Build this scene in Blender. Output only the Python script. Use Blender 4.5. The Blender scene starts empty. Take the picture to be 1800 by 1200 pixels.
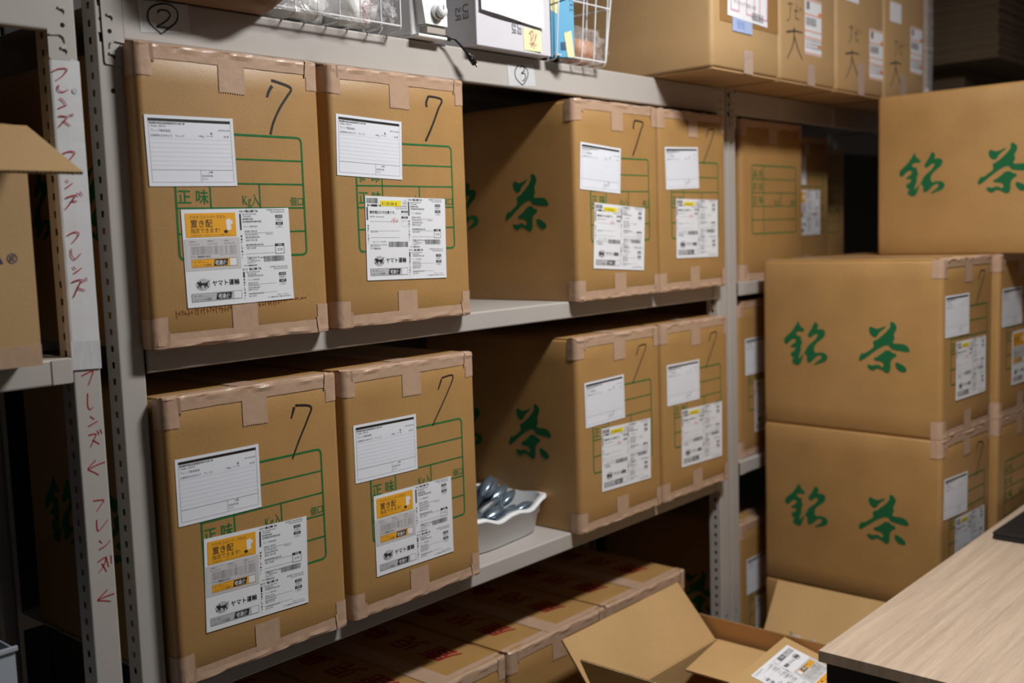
import bpy, bmesh, math, random
from mathutils import Vector, Matrix, noise
from mathutils.geometry import tessellate_polygon
SC = bpy.context.scene
COL = SC.collection
rnd = random.Random(7)

# ---------------------------------------------------------------- camera, world, lamps, exposure
def make_camera():
    yaw, pitch, roll, f = math.radians(48.3021), math.radians(5.8562), math.radians(-1.8834), 1847.373
    fw = Vector((math.sin(yaw)*math.cos(pitch), math.cos(yaw)*math.cos(pitch), -math.sin(pitch)))
    r0 = Vector((math.cos(yaw), -math.sin(yaw), 0)); u0 = r0.cross(fw)
    c, s = math.cos(roll), math.sin(roll)
    r = c*r0 + s*u0; u = -s*r0 + c*u0
    m = Matrix((r, u, -fw)).transposed().to_4x4(); m.translation = (-.2398, -1.5434, .167)
    cam = bpy.data.cameras.new('camera'); o = bpy.data.objects.new('camera', cam); COL.objects.link(o)
    o.matrix_world = m; cam.sensor_width = 36; cam.lens = 36*f/1800; cam.clip_start = .05
    cam.dof.use_dof = True; cam.dof.focus_distance = 1.93; cam.dof.aperture_fstop = 2.6
    SC.camera = o
make_camera()
W = bpy.data.worlds.new('world'); SC.world = W; W.use_nodes = True
W.node_tree.nodes['Background'].inputs[0].default_value = (.75, .85, 1, 1)
W.node_tree.nodes['Background'].inputs[1].default_value = .01
def lamp(name, loc, sx, sy, watt, col, rot=(0, 0, 0)):
    l = bpy.data.lights.new(name, 'AREA'); l.shape = 'RECTANGLE'; l.size = sx; l.size_y = sy; l.energy = watt; l.color = col
    o = bpy.data.objects.new(name, l); COL.objects.link(o); o.location = loc; o.rotation_euler = rot; return o
lamp('ceiling_or_fill_lamp', (1.60, -1.04, 1.37), .45, .18, 34, (1, .99, .975))
lamp('ceiling_or_fill_lamp', (3.1, -1.05, 1.37), .50, .18, 3.5, (1, .99, .975))
lamp('ceiling_or_fill_lamp', (.9, -3.2, 1.37), 1.2, .3, 1.5, (1, .99, .975))  # unseen weak fill lamp, added behind the camera to lift the ambient light
SC.view_settings.view_transform = 'Standard'; SC.view_settings.look = 'None'
SC.view_settings.exposure = 0.35; SC.view_settings.gamma = 1; SC.view_settings.use_curve_mapping = False

# ---------------------------------------------------------------- materials
MATS = {}
def mat(name, col, rough=.6, metal=0, spec=.5, mottle=0, mscale=6, speck=0, bump=0, bscale=300, stretch=(1, 1, 1), alpha=1, trans=0):
    if name in MATS: return MATS[name]
    m = bpy.data.materials.new(name); m.use_nodes = True; nt = m.node_tree; b = nt.nodes['Principled BSDF']
    b.inputs['Base Color'].default_value = (*col, 1); b.inputs['Roughness'].default_value = rough
    b.inputs['Metallic'].default_value = metal; b.inputs['Specular IOR Level'].default_value = spec
    b.inputs['Alpha'].default_value = alpha; b.inputs['Transmission Weight'].default_value = trans
    if mottle or speck or bump:
        tc = nt.nodes.new('ShaderNodeTexCoord'); mp = nt.nodes.new('ShaderNodeMapping'); mp.inputs['Scale'].default_value = stretch
        nt.links.new(tc.outputs['Object'], mp.inputs[0]); last = None
        def mix(scale, amt, prev, detail=4):
            n = nt.nodes.new('ShaderNodeTexNoise'); n.inputs['Scale'].default_value = scale; n.inputs['Detail'].default_value = detail
            nt.links.new(mp.outputs[0], n.inputs[0])
            r = nt.nodes.new('ShaderNodeMapRange'); r.inputs[1].default_value = .3; r.inputs[2].default_value = .7
            r.inputs[3].default_value = 1-amt; r.inputs[4].default_value = 1+amt
            nt.links.new(n.outputs[0], r.inputs[0])
            x = nt.nodes.new('ShaderNodeVectorMath'); x.operation = 'SCALE'
            if prev: nt.links.new(prev, x.inputs[0])
            else: x.inputs[0].default_value = col
            nt.links.new(r.outputs[0], x.inputs['Scale']); return x.outputs[0]
        if mottle: last = mix(mscale, mottle, last)
        if speck: last = mix(260, speck, last, 2)
        if last: nt.links.new(last, b.inputs['Base Color'])
        if bump:
            n = nt.nodes.new('ShaderNodeTexNoise'); n.inputs['Scale'].default_value = bscale; nt.links.new(mp.outputs[0], n.inputs[0])
            bp = nt.nodes.new('ShaderNodeBump'); bp.inputs['Strength'].default_value = bump; bp.inputs['Distance'].default_value = .002
            nt.links.new(n.outputs[0], bp.inputs['Height']); nt.links.new(bp.outputs[0], b.inputs['Normal'])
    MATS[name] = m; return m
KRAFT = mat('kraft_board', (.43, .240, .082), .46, spec=.6, mottle=.07, mscale=9, speck=.07, bump=.08, bscale=180)
KRAFT2 = mat('pale_kraft_board', (.52, .33, .155), .50, spec=.5, mottle=.05, mscale=7, speck=.04, bump=.1, bscale=150)
KIN = mat('inner_kraft', (.55, .345, .15), .8, spec=.2, mottle=.05, mscale=8, speck=.04)
FLUTE = mat('fluted_edge', (.40, .26, .13), .9, spec=.1, mottle=.45, mscale=220)
TAPE = mat('kraft_tape', (.51, .335, .228), .38, spec=.5, mottle=.05, mscale=30, bump=.35, bscale=60)
CTAPE = mat('clear_tape', (.62, .46, .38), .3, spec=.6, mottle=.06, mscale=40, bump=.4, bscale=50, alpha=.75)
GREEN = mat('green_ink', (.022, .165, .045), .7, spec=.2, mottle=.12, mscale=60)
BRUSH = mat('green_brush_ink', (.012, .13, .045), .7, spec=.2)
RED = mat('red_brush_ink', (.30, .012, .018), .7, spec=.2)
MARK = mat('marker_ink', (.018, .014, .012), .5, mottle=.5, mscale=90)
REDPEN = mat('red_marker_ink', (.42, .02, .03), .5)
PAPER = mat('label_paper', (.84, .85, .88), .55, spec=.3)
PAPER2 = mat('slip_paper', (.82, .84, .90), .5, spec=.3)
PEN2 = mat('faded_marker', (.10, .08, .055), .6)
BLACK = mat('black_print', (.02, .02, .022), .6)
GREYP = mat('grey_print', (.19, .19, .20), .6)
LGREY = mat('light_grey_print', (.52, .52, .54), .6)
YEL = mat('yellow_print', (.90, .42, .02), .55)
HILITE = mat('yellow_highlight', (.92, .75, .02), .55)
ORANGE = mat('orange_print', (.85, .28, .12), .6)
STAIN = mat('rust_stain', (.27, .09, .018), .8)
STEEL = mat('painted_steel', (.48, .445, .41), .42, spec=.45, mottle=.03, mscale=5, bump=.05, bscale=400)
STEELD = mat('painted_steel_emboss', (.50, .47, .44), .35)
DARK = mat('slot_black', (.006, .006, .006), .9)
STRIP = mat('white_paper_strip', (.66, .665, .68), .5, mottle=.03, mscale=20)
PTAPE = mat('frosted_tape', (.60, .61, .61), .35, spec=.6, mottle=.08, mscale=260, stretch=(1, 1, .15))
RULE = mat('pale_rule', (.50, .53, .60), .6)
WHITE = mat('white_plastic', (.88, .89, .90), .35)
WIRE = mat('white_coated_wire', (.78, .78, .80), .35)
BOXW = mat('white_card', (.64, .63, .67), .6, mottle=.02, mscale=10)
SHEET = mat('white_sheet', (.90, .90, .92), .6)
CABLE = mat('black_rubber', (.012, .012, .013), .4)
CHROME = mat('chrome', (.75, .75, .75), .2, metal=1)
BLUE = mat('blue_card', (.12, .42, .66), .5)
NOTE = mat('yellow_note', (.84, .80, .46), .6)
PINKP = mat('pink_print', (.75, .35, .55), .6)
BLUEP = mat('pale_blue_print', (.42, .52, .78), .6)
POUCH = mat('silver_blue_foil', (.22, .28, .34), .22, spec=.8, metal=.6, mottle=.25, mscale=40)
WALL = mat('wall_paint', (.20, .19, .18), .9, mottle=.03, mscale=3)
WALLD = mat('dark_corrugated_panel', (.03, .03, .032), .7)
FLOOR = mat('floor_vinyl', (.12, .115, .11), .5, mottle=.08, mscale=8)
SACK = mat('brown_sack', (.30, .19, .12), .8, mottle=.12, mscale=9, bump=.4, bscale=30)
TUBE = mat('tan_roll', (.62, .30, .15), .5, mottle=.1, mscale=20)
BLKPL = mat('black_plastic', (.012, .012, .013), .45)
TONER = mat('blue_stamp', (.03, .03, .12), .7)
FILLW = mat('white_filler', (.92, .92, .88), .6, bump=.5, bscale=60)
def film_mat(name, a, col=(.9, .9, .92)):
    m = bpy.data.materials.new(name); m.use_nodes = True; nt = m.node_tree; nt.nodes.clear()
    o = nt.nodes.new('ShaderNodeOutputMaterial'); t = nt.nodes.new('ShaderNodeBsdfTransparent'); g = nt.nodes.new('ShaderNodeBsdfPrincipled')
    g.inputs['Base Color'].default_value = (*col, 1); g.inputs['Roughness'].default_value = .12; g.inputs['Specular IOR Level'].default_value = 1
    tc = nt.nodes.new('ShaderNodeTexCoord'); n = nt.nodes.new('ShaderNodeTexNoise'); n.inputs['Scale'].default_value = 25; n.inputs['Distortion'].default_value = 1.5
    nt.links.new(tc.outputs['Object'], n.inputs[0])
    b = nt.nodes.new('ShaderNodeBump'); b.inputs['Strength'].default_value = 1; b.inputs['Distance'].default_value = .012
    nt.links.new(n.outputs[0], b.inputs['Height']); nt.links.new(b.outputs[0], g.inputs['Normal'])
    x = nt.nodes.new('ShaderNodeMixShader'); x.inputs[0].default_value = a
    nt.links.new(t.outputs[0], x.inputs[1]); nt.links.new(g.outputs[0], x.inputs[2]); nt.links.new(x.outputs[0], o.inputs[0])
    return m
FILM = film_mat('clear_film', .16); FILM2 = film_mat('milky_film', .30, (.8, .78, .8))
def wood_mat():
    m = bpy.data.materials.new('pale_wood_laminate'); m.use_nodes = True; nt = m.node_tree; b = nt.nodes['Principled BSDF']
    tc = nt.nodes.new('ShaderNodeTexCoord'); mp = nt.nodes.new('ShaderNodeMapping'); mp.inputs['Scale'].default_value = (1.0, 30, 1.0)
    nt.links.new(tc.outputs['Object'], mp.inputs[0])
    n = nt.nodes.new('ShaderNodeTexNoise'); n.inputs['Scale'].default_value = 2.2; n.inputs['Detail'].default_value = 8; n.inputs['Roughness'].default_value = .62; n.inputs['Distortion'].default_value = .5
    nt.links.new(mp.outputs[0], n.inputs[0])
    r = nt.nodes.new('ShaderNodeValToRGB'); r.color_ramp.elements[0].position = .3; r.color_ramp.elements[0].color = (.50, .375, .275, 1)
    r.color_ramp.elements[1].position = .68; r.color_ramp.elements[1].color = (.69, .535, .39, 1)
    nt.links.new(n.outputs[0], r.inputs[0])
    n2 = nt.nodes.new('ShaderNodeTexNoise'); n2.inputs['Scale'].default_value = 14; mp2 = nt.nodes.new('ShaderNodeMapping'); mp2.inputs['Scale'].default_value = (2, 70, 2)
    nt.links.new(tc.outputs['Object'], mp2.inputs[0]); nt.links.new(mp2.outputs[0], n2.inputs[0])
    mx = nt.nodes.new('ShaderNodeMix'); mx.data_type = 'RGBA'; mx.blend_type = 'MULTIPLY'; mx.inputs[0].default_value = .35
    nt.links.new(r.outputs[0], mx.inputs[6]); nt.links.new(n2.outputs[0], mx.inputs[7]); 
    g = nt.nodes.new('ShaderNodeVectorMath'); g.operation = 'SCALE'; g.inputs['Scale'].default_value = 1.12
    nt.links.new(mx.outputs[2], g.inputs[0]); nt.links.new(g.outputs[0], b.inputs['Base Color'])
    b.inputs['Roughness'].default_value = .45
    bp = nt.nodes.new('ShaderNodeBump'); bp.inputs['Strength'].default_value = .15; bp.inputs['Distance'].default_value = .001
    nt.links.new(n2.outputs[0], bp.inputs['Height']); nt.links.new(bp.outputs[0], b.inputs['Normal'])
    return m
WOOD = wood_mat()

# ---------------------------------------------------------------- mesh helpers
class MB:
    def __init__(s): s.v = []; s.f = []; s.m = []; s.mats = []
    def mi(s, m):
        if m not in s.mats: s.mats.append(m)
        return s.mats.index(m)
    def face(s, pts, m):
        n = len(s.v); s.v += [tuple(p) for p in pts]; s.f.append(tuple(range(n, n+len(pts)))); s.m.append(s.mi(m))
    def box(s, a, b, m, bev=0):
        x0, y0, z0 = a; x1, y1, z1 = b; n = len(s.v)
        if bev <= 0:
            s.v += [(x0, y0, z0), (x1, y0, z0), (x1, y1, z0), (x0, y1, z0), (x0, y0, z1), (x1, y0, z1), (x1, y1, z1), (x0, y1, z1)]
            for q in ((0, 3, 2, 1), (4, 5, 6, 7), (0, 1, 5, 4), (1, 2, 6, 5), (2, 3, 7, 6), (3, 0, 4, 7)):
                s.f.append(tuple(n+i for i in q)); s.m.append(s.mi(m))
        else:
            bm = bmesh.new(); bmesh.ops.create_cube(bm, size=1)
            for v in bm.verts: v.co = Vector(((x0+x1)/2+v.co.x*(x1-x0), (y0+y1)/2+v.co.y*(y1-y0), (z0+z1)/2+v.co.z*(z1-z0)))
            bmesh.ops.bevel(bm, geom=bm.edges[:], offset=bev, segments=2, affect='EDGES', profile=.5)
            s.addbm(bm, m)
    def addbm(s, bm, m):
        bm.verts.index_update(); n = len(s.v); s.v += [tuple(v.co) for v in bm.verts]
        for f in bm.faces: s.f.append(tuple(n+v.index for v in f.verts)); s.m.append(s.mi(m))
        bm.free()
    def grid(s, fn, nu, nv, m, closed=False):
        n = len(s.v)
        for j in range(nv+1):
            for i in range(nu+1): s.v.append(tuple(fn(i/nu, j/nv)))
        for j in range(nv):
            for i in range(nu):
                a = n+j*(nu+1)+i; s.f.append((a, a+1, a+nu+2, a+nu+1)); s.m.append(s.mi(m))
    def poly(s, pts, m, pl, e=0):
        tr = tessellate_polygon([[Vector((p[0], p[1], 0)) for p in pts]]); n = len(s.v)
        s.v += [tuple(pl(p[0], p[1], e)) for p in pts]
        ar = sum(pts[i-1][0]*pts[i][1]-pts[i][0]*pts[i-1][1] for i in range(len(pts)))
        for t in tr:
            a, b, c = [pts[i] for i in t]
            cr = (b[0]-a[0])*(c[1]-a[1])-(b[1]-a[1])*(c[0]-a[0])
            s.f.append(tuple(n+i for i in (t if cr > 0 else t[::-1]))); s.m.append(s.mi(m))
    def rect(s, x0, y0, x1, y1, m, pl, e=0):
        s.poly([(x0, y0), (x1, y0), (x1, y1), (x0, y1)], m, pl, e)
    def stroke(s, pts, w0, w1, m, pl, e=0, smooth=True, closed=False):
        if smooth and len(pts) > 2: pts = catmull(pts)
        L = []; R = []; n = len(pts)
        for i, p in enumerate(pts):
            a = pts[max(i-1, 0)]; b = pts[min(i+1, n-1)]; dx, dy = b[0]-a[0], b[1]-a[1]; d = math.hypot(dx, dy) or 1
            w = (w0+(w1-w0)*i/(n-1))/2; L.append((p[0]-dy/d*w, p[1]+dx/d*w)); R.append((p[0]+dy/d*w, p[1]-dx/d*w))
        k = len(s.v)
        for a, b in zip(L, R): s.v.append(tuple(pl(*a, e))); s.v.append(tuple(pl(*b, e)))
        for i in range(n-1): s.f.append((k+2*i+1, k+2*i+3, k+2*i+2, k+2*i)); s.m.append(s.mi(m))
    def tube(s, pts, r, m, seg=6, cap=True):
        pts = [Vector(p) for p in pts]; n = len(s.v); N = len(pts); up = None
        for i, p in enumerate(pts):
            t = (pts[min(i+1, N-1)]-pts[max(i-1, 0)]).normalized()
            if up is None: up = t.orthogonal().normalized()
            up = (up-t*up.dot(t)).normalized(); sd = t.cross(up)
            rr = r(i/(N-1)) if callable(r) else r
            for k in range(seg):
                a = 2*math.pi*k/seg; s.v.append(tuple(p+(up*math.cos(a)+sd*math.sin(a))*rr))
        for i in range(N-1):
            for k in range(seg):
                a = n+i*seg+k; b = n+i*seg+(k+1) % seg; s.f.append((a, b, b+seg, a+seg)); s.m.append(s.mi(m))
        if cap:
            s.f.append(tuple(n+k for k in range(seg))[::-1]); s.m.append(s.mi(m))
            s.f.append(tuple(n+(N-1)*seg+k for k in range(seg))); s.m.append(s.mi(m))
    def text(s, t, x, y, size, m, pl, e=0, bold=0, shear=0, sx=1, align='LEFT', rot=0):
        vs, fs, wd = text_geo(t, bold); n = len(s.v)
        ox = {'LEFT': 0, 'CENTER': -wd/2, 'RIGHT': -wd}[align]; c, sn = math.cos(rot), math.sin(rot)
        for a, b in vs:
            u = (a+ox)*size*sx+shear*b*size; v = b*size
            s.v.append(tuple(pl(x+u*c-v*sn, y+u*sn+v*c, e)))
        for f in fs: s.f.append(tuple(n+i for i in f)); s.m.append(s.mi(m))
    def mesh(s, name, smooth=False):
        me = bpy.data.meshes.new(name); me.from_pydata(s.v, [], s.f)
        for m in s.mats: me.materials.append(m)
        me.polygons.foreach_set('material_index', s.m)
        if smooth: me.polygons.foreach_set('use_smooth', [True]*len(s.f))
        me.update(); return me
    def obj(s, name, parent=None, smooth=False, loc=None, **tags):
        return link(name, s.mesh(name, smooth), parent, loc, **tags)
_T = {}
def text_geo(t, bold=0):
    if (t, bold) in _T: return _T[(t, bold)]
    c = bpy.data.curves.new('t', 'FONT'); c.body = t; c.size = 1; c.resolution_u = 2; c.offset = bold
    o = bpy.data.objects.new('t', c); COL.objects.link(o)
    dg = bpy.context.evaluated_depsgraph_get(); me = o.evaluated_get(dg).to_mesh()
    vs = [(v.co.x, v.co.y) for v in me.vertices]
    fs = []
    for p in me.polygons:
        f = tuple(p.vertices); a, b, d = [vs[i] for i in f[:3]]
        fs.append(f if p.normal.z > 0 else f[::-1])
    wd = max((v[0] for v in vs), default=0)
    o.evaluated_get(dg).to_mesh_clear(); bpy.data.objects.remove(o); bpy.data.curves.remove(c)
    _T[(t, bold)] = (vs, fs, wd); return _T[(t, bold)]
def catmull(P, k=5):
    out = []; Q = [P[0]]+list(P)+[P[-1]]
    for i in range(1, len(Q)-2):
        for j in range(k):
            t = j/k; o = []
            for c in (0, 1):
                a, b, d, e = Q[i-1][c], Q[i][c], Q[i+1][c], Q[i+2][c]
                o.append(.5*(2*b+(d-a)*t+(2*a-5*b+4*d-e)*t*t+(3*b-a-3*d+e)*t**3))
            out.append(tuple(o))
    out.append(tuple(P[-1])); return out
def chaikin(P, n=2):
    for _ in range(n):
        Q = []
        for i in range(len(P)):
            a, b = P[i], P[(i+1) % len(P)]
            Q += [(a[0]*.75+b[0]*.25, a[1]*.75+b[1]*.25), (a[0]*.25+b[0]*.75, a[1]*.25+b[1]*.75)]
        P = Q
    return P
def link(name, data, parent=None, loc=None, rot=None, scale=None, **tags):
    o = bpy.data.objects.new(name, data); COL.objects.link(o)
    if parent: o.parent = parent
    if loc is not None: o.location = loc
    if rot is not None: o.rotation_euler = rot
    if scale is not None: o.scale = scale
    for k, v in tags.items():
        if v is not None: o[k] = v
    return o
def thing(name, label, cat, loc=(0, 0, 0), rotz=0, group=None, scale=None):
    return link(name, None, None, loc, (0, 0, rotz), scale, label=label, category=cat, group=group)
def plane(o, ux, uy):
    o, ux, uy = Vector(o), Vector(ux), Vector(uy); n = ux.cross(uy).normalized()
    return lambda x, y, e=0: o+ux*x+uy*y+n*e
FRONT = lambda y=0, x0=0, z0=0: plane((x0, y, z0), (1, 0, 0), (0, 0, 1))
XY = plane((0, 0, 0), (1, 0, 0), (0, 1, 0))

# ---------------------------------------------------------------- traced brush and pen strokes (metres)
CHA= [[(0.1885,0.3014),(0.1922,0.2901),(0.1884,0.2779),(0.1784,0.2697),(0.1696,0.2725),(0.1634,0.2851),(0.1449,0.3004),(0.1474,0.3028),(0.1672,0.2935),(0.1797,0.2968)],[(0.1351,0.3141),(0.1266,0.3156),(0.118,0.3062),(0.1167,0.2965),(0.1252,0.2804),(0.1215,0.2708),(0.1275,0.2584),(0.1238,0.2549),(0.1007,0.256),(0.0886,0.2505),(0.0814,0.2387),(0.0849,0.2337),(0.0958,0.2344),(0.1201,0.2368),(0.1323,0.2399),(0.1361,0.2483),(0.1447,0.2503),(0.162,0.2421),(0.1896,0.221),(0.2047,0.2077),(0.2149,0.2017),(0.22,0.2044),(0.2175,0.2145),(0.2098,0.2262),(0.2073,0.2213),(0.1896,0.2334),(0.177,0.2439),(0.1821,0.2585),(0.1696,0.2639),(0.1547,0.2768),(0.1399,0.2921),(0.1338,0.302)],[(0.1471,0.2355),(0.1348,0.2361),(0.1274,0.2291),(0.1176,0.2272),(0.1176,0.2199),(0.1249,0.217),(0.1334,0.2068),(0.1333,0.1798),(0.1395,0.1725),(0.1469,0.174),(0.1593,0.1819),(0.1706,0.1849),(0.1794,0.1757),(0.192,0.1811),(0.1971,0.1908),(0.192,0.1935),(0.1819,0.1904),(0.1681,0.1949),(0.1619,0.1916),(0.1531,0.1872),(0.1507,0.1984),(0.1594,0.2041),(0.1757,0.2056),(0.1795,0.2116),(0.1694,0.2159),(0.1545,0.2277)],[(0.1187,0.2052),(0.1077,0.2009),(0.0955,0.1943),(0.0895,0.185),(0.093,0.1787),(0.1052,0.1779),(0.1149,0.1846),(0.1211,0.1952)]]
MEI= [[(0.3951,0.3098),(0.4035,0.2941),(0.4161,0.2755),(0.4372,0.2577),(0.44,0.2485),(0.4359,0.2374),(0.4275,0.2399),(0.4162,0.2534),(0.4065,0.2551),(0.4009,0.2502),(0.4093,0.2407),(0.4205,0.2337),(0.4177,0.2286),(0.4038,0.2306),(0.4066,0.22),(0.4192,0.2142),(0.4179,0.2038),(0.4068,0.1966),(0.4151,0.1935),(0.4138,0.1832),(0.3999,0.1767),(0.3902,0.1806),(0.3832,0.1979),(0.3791,0.2137),(0.3873,0.2055),(0.3943,0.1947),(0.3942,0.2051),(0.3873,0.221),(0.3886,0.2339),(0.383,0.2445),(0.3885,0.2546),(0.3857,0.2625),(0.3981,0.2645),(0.4036,0.2721),(0.3953,0.2776),(0.3788,0.2769),(0.376,0.2834),(0.3897,0.2933)],[(0.3474,0.3075),(0.338,0.3027),(0.3353,0.2939),(0.3407,0.2847),(0.3246,0.2879),(0.314,0.2794),(0.318,0.2652),(0.3301,0.2545),(0.3436,0.2437),(0.349,0.2306),(0.3463,0.2154),(0.3302,0.22),(0.3141,0.217),(0.3075,0.2059),(0.3141,0.1941),(0.3302,0.188),(0.3464,0.1819),(0.3491,0.1843),(0.3302,0.1983),(0.3248,0.2088),(0.3329,0.2122),(0.3437,0.2052),(0.3546,0.1918),(0.3655,0.186),(0.3709,0.196),(0.3681,0.2039),(0.379,0.2163),(0.3735,0.2217),(0.368,0.2349),(0.3598,0.243),(0.3462,0.2538),(0.3354,0.2722),(0.3462,0.2717),(0.3543,0.2637),(0.3638,0.2595),(0.3679,0.2683),(0.3597,0.2815),(0.3515,0.2946)]]
W0= [[(-0.02,0.4309),(-0.0106,0.4356),(0.0004,0.4369),(0.0016,0.4339),(-0.006,0.4251),(-0.0156,0.4183)],[(-0.0125,0.4116),(-0.0142,0.4045),(-0.0078,0.4014),(0.0017,0.4057)],[(-0.0122,0.3923),(-0.0064,0.3875),(-0.0045,0.3834)],[(-0.0152,0.377),(-0.0058,0.3812),(-0.002,0.3825)],[(-0.0161,0.3657),(-0.0034,0.3647),(-0.0095,0.3573),(-0.0167,0.3491)],[(-0.01,0.359),(0.0011,0.3515)],[(0.0006,0.3685),(0.0022,0.365)],[(0.0045,0.3705),(0.0067,0.3664)],[(-0.015,0.3092),(-0.0037,0.3132),(0.0047,0.3117),(-0.0007,0.3044),(-0.0099,0.2952)],[(-0.0012,0.2829),(0.0015,0.2794)],[(-0.0118,0.2702),(-0.0091,0.2667)],[(-0.0135,0.2577),(-0.0057,0.2631),(-0.0025,0.2657)],[(-0.0146,0.2434),(-0.0003,0.247),(-0.0058,0.238),(-0.016,0.2262)],[(-0.0077,0.238),(0.0028,0.238)],[(0.0026,0.2506),(0.0052,0.2452)],[(0.0084,0.2525),(0.0117,0.2464)],[(-0.0165,0.1867),(-0.0057,0.1912),(0.0016,0.1892),(-0.0027,0.182),(-0.0096,0.175)],[(-0.0125,0.166),(-0.0122,0.1552),(-0.007,0.1502),(0.0023,0.1583)],[(-0.0116,0.1388),(-0.0075,0.1343)],[(-0.0106,0.1286),(-0.0027,0.133),(0.0017,0.1364)],[(-0.0153,0.1154),(-0.0001,0.1182),(-0.0067,0.1058),(-0.0142,0.0917)],[(-0.0074,0.1058),(0.0051,0.1014)],[(0.0018,0.1181),(0.0042,0.1143)],[(0.007,0.1215),(0.0092,0.1159)],[(-0.0093,-0.0306),(0.0084,-0.0249),(0.0058,-0.0343),(-0.0002,-0.0466)],[(-0.0019,-0.0587),(-0.0033,-0.078),(0.0,-0.0848),(0.0049,-0.081)],[(-0.0008,-0.0952),(0.0057,-0.1011)],[(-0.0051,-0.1107),(0.0109,-0.1046)],[(-0.0058,-0.1245),(0.0066,-0.1247),(0.0021,-0.1334),(-0.0038,-0.1437)],[(0.0002,-0.133),(0.0112,-0.1414)],[(0.009,-0.1194),(0.0116,-0.1262)],[(0.0141,-0.1183),(0.0163,-0.1255)],[(0.018,-0.1712),(0.0048,-0.1736),(-0.0098,-0.1777)],[(0.0027,-0.1657),(-0.0048,-0.1718),(-0.0102,-0.1776),(-0.0018,-0.1838),(0.0063,-0.1899)],[(-0.006,-0.2293),(0.011,-0.2314),(0.0058,-0.2387),(-0.0015,-0.2467)],[(-0.0026,-0.2606),(-0.0029,-0.2751),(0.0008,-0.2779),(0.0157,-0.264)],[(-0.0012,-0.294),(0.0031,-0.2996)],[(-0.0024,-0.3091),(0.0086,-0.3049),(0.0171,-0.2984)],[(-0.0062,-0.3282),(0.0072,-0.3239),(0.0044,-0.3348),(-0.0059,-0.3456)],[(0.0006,-0.3319),(0.0074,-0.3472)],[(0.0081,-0.3222),(0.0111,-0.3404)],[(0.0165,-0.3224),(0.0162,-0.336)],[(0.0173,-0.3859),(0.0024,-0.3867),(-0.0108,-0.3888)],[(0.0064,-0.3762),(-0.0033,-0.3832),(-0.0104,-0.3889),(0.0,-0.3927),(0.0108,-0.397)]]
TWO= [[(0.7017,0.555),(0.6889,0.5514),(0.6786,0.5437),(0.6743,0.5336),(0.6762,0.5236),(0.6836,0.5158),(0.6947,0.5088),(0.6983,0.508),(0.7136,0.5194),(0.7243,0.528),(0.7287,0.5382),(0.7276,0.5478),(0.7198,0.5537),(0.7108,0.5556),(0.6981,0.5542)],[(0.693,0.5389),(0.6946,0.5429),(0.701,0.5451),(0.71,0.5447),(0.7147,0.5388),(0.7089,0.5301),(0.6994,0.5233),(0.6891,0.5173),(0.7008,0.5179),(0.7116,0.5171)]]
THREE= [[(1.5798,0.5413),(1.5691,0.5336),(1.5648,0.5233),(1.5681,0.5119),(1.578,0.5044),(1.5902,0.4991),(1.6017,0.5098),(1.6088,0.5205),(1.6081,0.5322),(1.5979,0.5396),(1.585,0.5414)],[(1.5822,0.5365),(1.5914,0.5404),(1.5978,0.5363),(1.5962,0.5303),(1.5867,0.5236),(1.5972,0.5245),(1.6008,0.5181),(1.5966,0.511),(1.5898,0.5071)]]

# ---------------------------------------------------------------- flat print: delivery slip and shipping labels
CACHE = {}
def cached(key, fn):
    if key not in CACHE: CACHE[key] = fn()
    return CACHE[key]
def sheet_mesh(w, h, m, seed=0, curl=.0012, th=.0003):
    def build():
        b = MB(); r = random.Random(seed); a = r.uniform(0, 6)
        f = lambda u, v, e=0: ((u-.5)*w, -th-e-curl*(max(0, u-.9)**2*60+max(0, .08-v)**2*60)*.5, (v-.5)*h)
        b.grid(lambda u, v: f(u, v), 20, 10, m)
        for (p, q) in (((0, 0), (1, 0)), ((1, 0), (1, 1)), ((1, 1), (0, 1)), ((0, 1), (0, 0))):
            b.face([f(*p), f(*q), (f(*q)[0], 0, f(*q)[2]), (f(*p)[0], 0, f(*p)[2])], m)
        return b.mesh('sheet')
    return cached(('sheet', w, h, m.name, seed), build)
def lp(w, h):   # label plane: u right 0..1, v DOWN 0..1
    return lambda u, v, e=0: Vector(((u-.5)*w, -.0006-e-.00005, (.5-v)*h))
def lrect(b, pl, u0, v0, u1, v1, m, e=0): b.poly([(u0, v0), (u0, v1), (u1, v1), (u1, v0)], m, pl, e)
def lframe(b, pl, u0, v0, u1, v1, m, t, asp, e=0):
    tv = t*asp
    lrect(b, pl, u0, v0, u1, v0+tv, m, e); lrect(b, pl, u0, v1-tv, u1, v1, m, e)
    lrect(b, pl, u0, v0, u0+t, v1, m, e); lrect(b, pl, u1-t, v0, u1, v1, m, e)
def ltext(b, pl, t, u, v, size, m, w, h, e=0, bold=0, align='LEFT', shear=0, rot=0, sx=1):
    # v = baseline, size in metres
    q = lambda x, y, ee=0: pl(u+x/w, v-y/h, ee)
    b.text(t, 0, 0, size, m, q, e, bold, shear, sx, align, rot)
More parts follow.
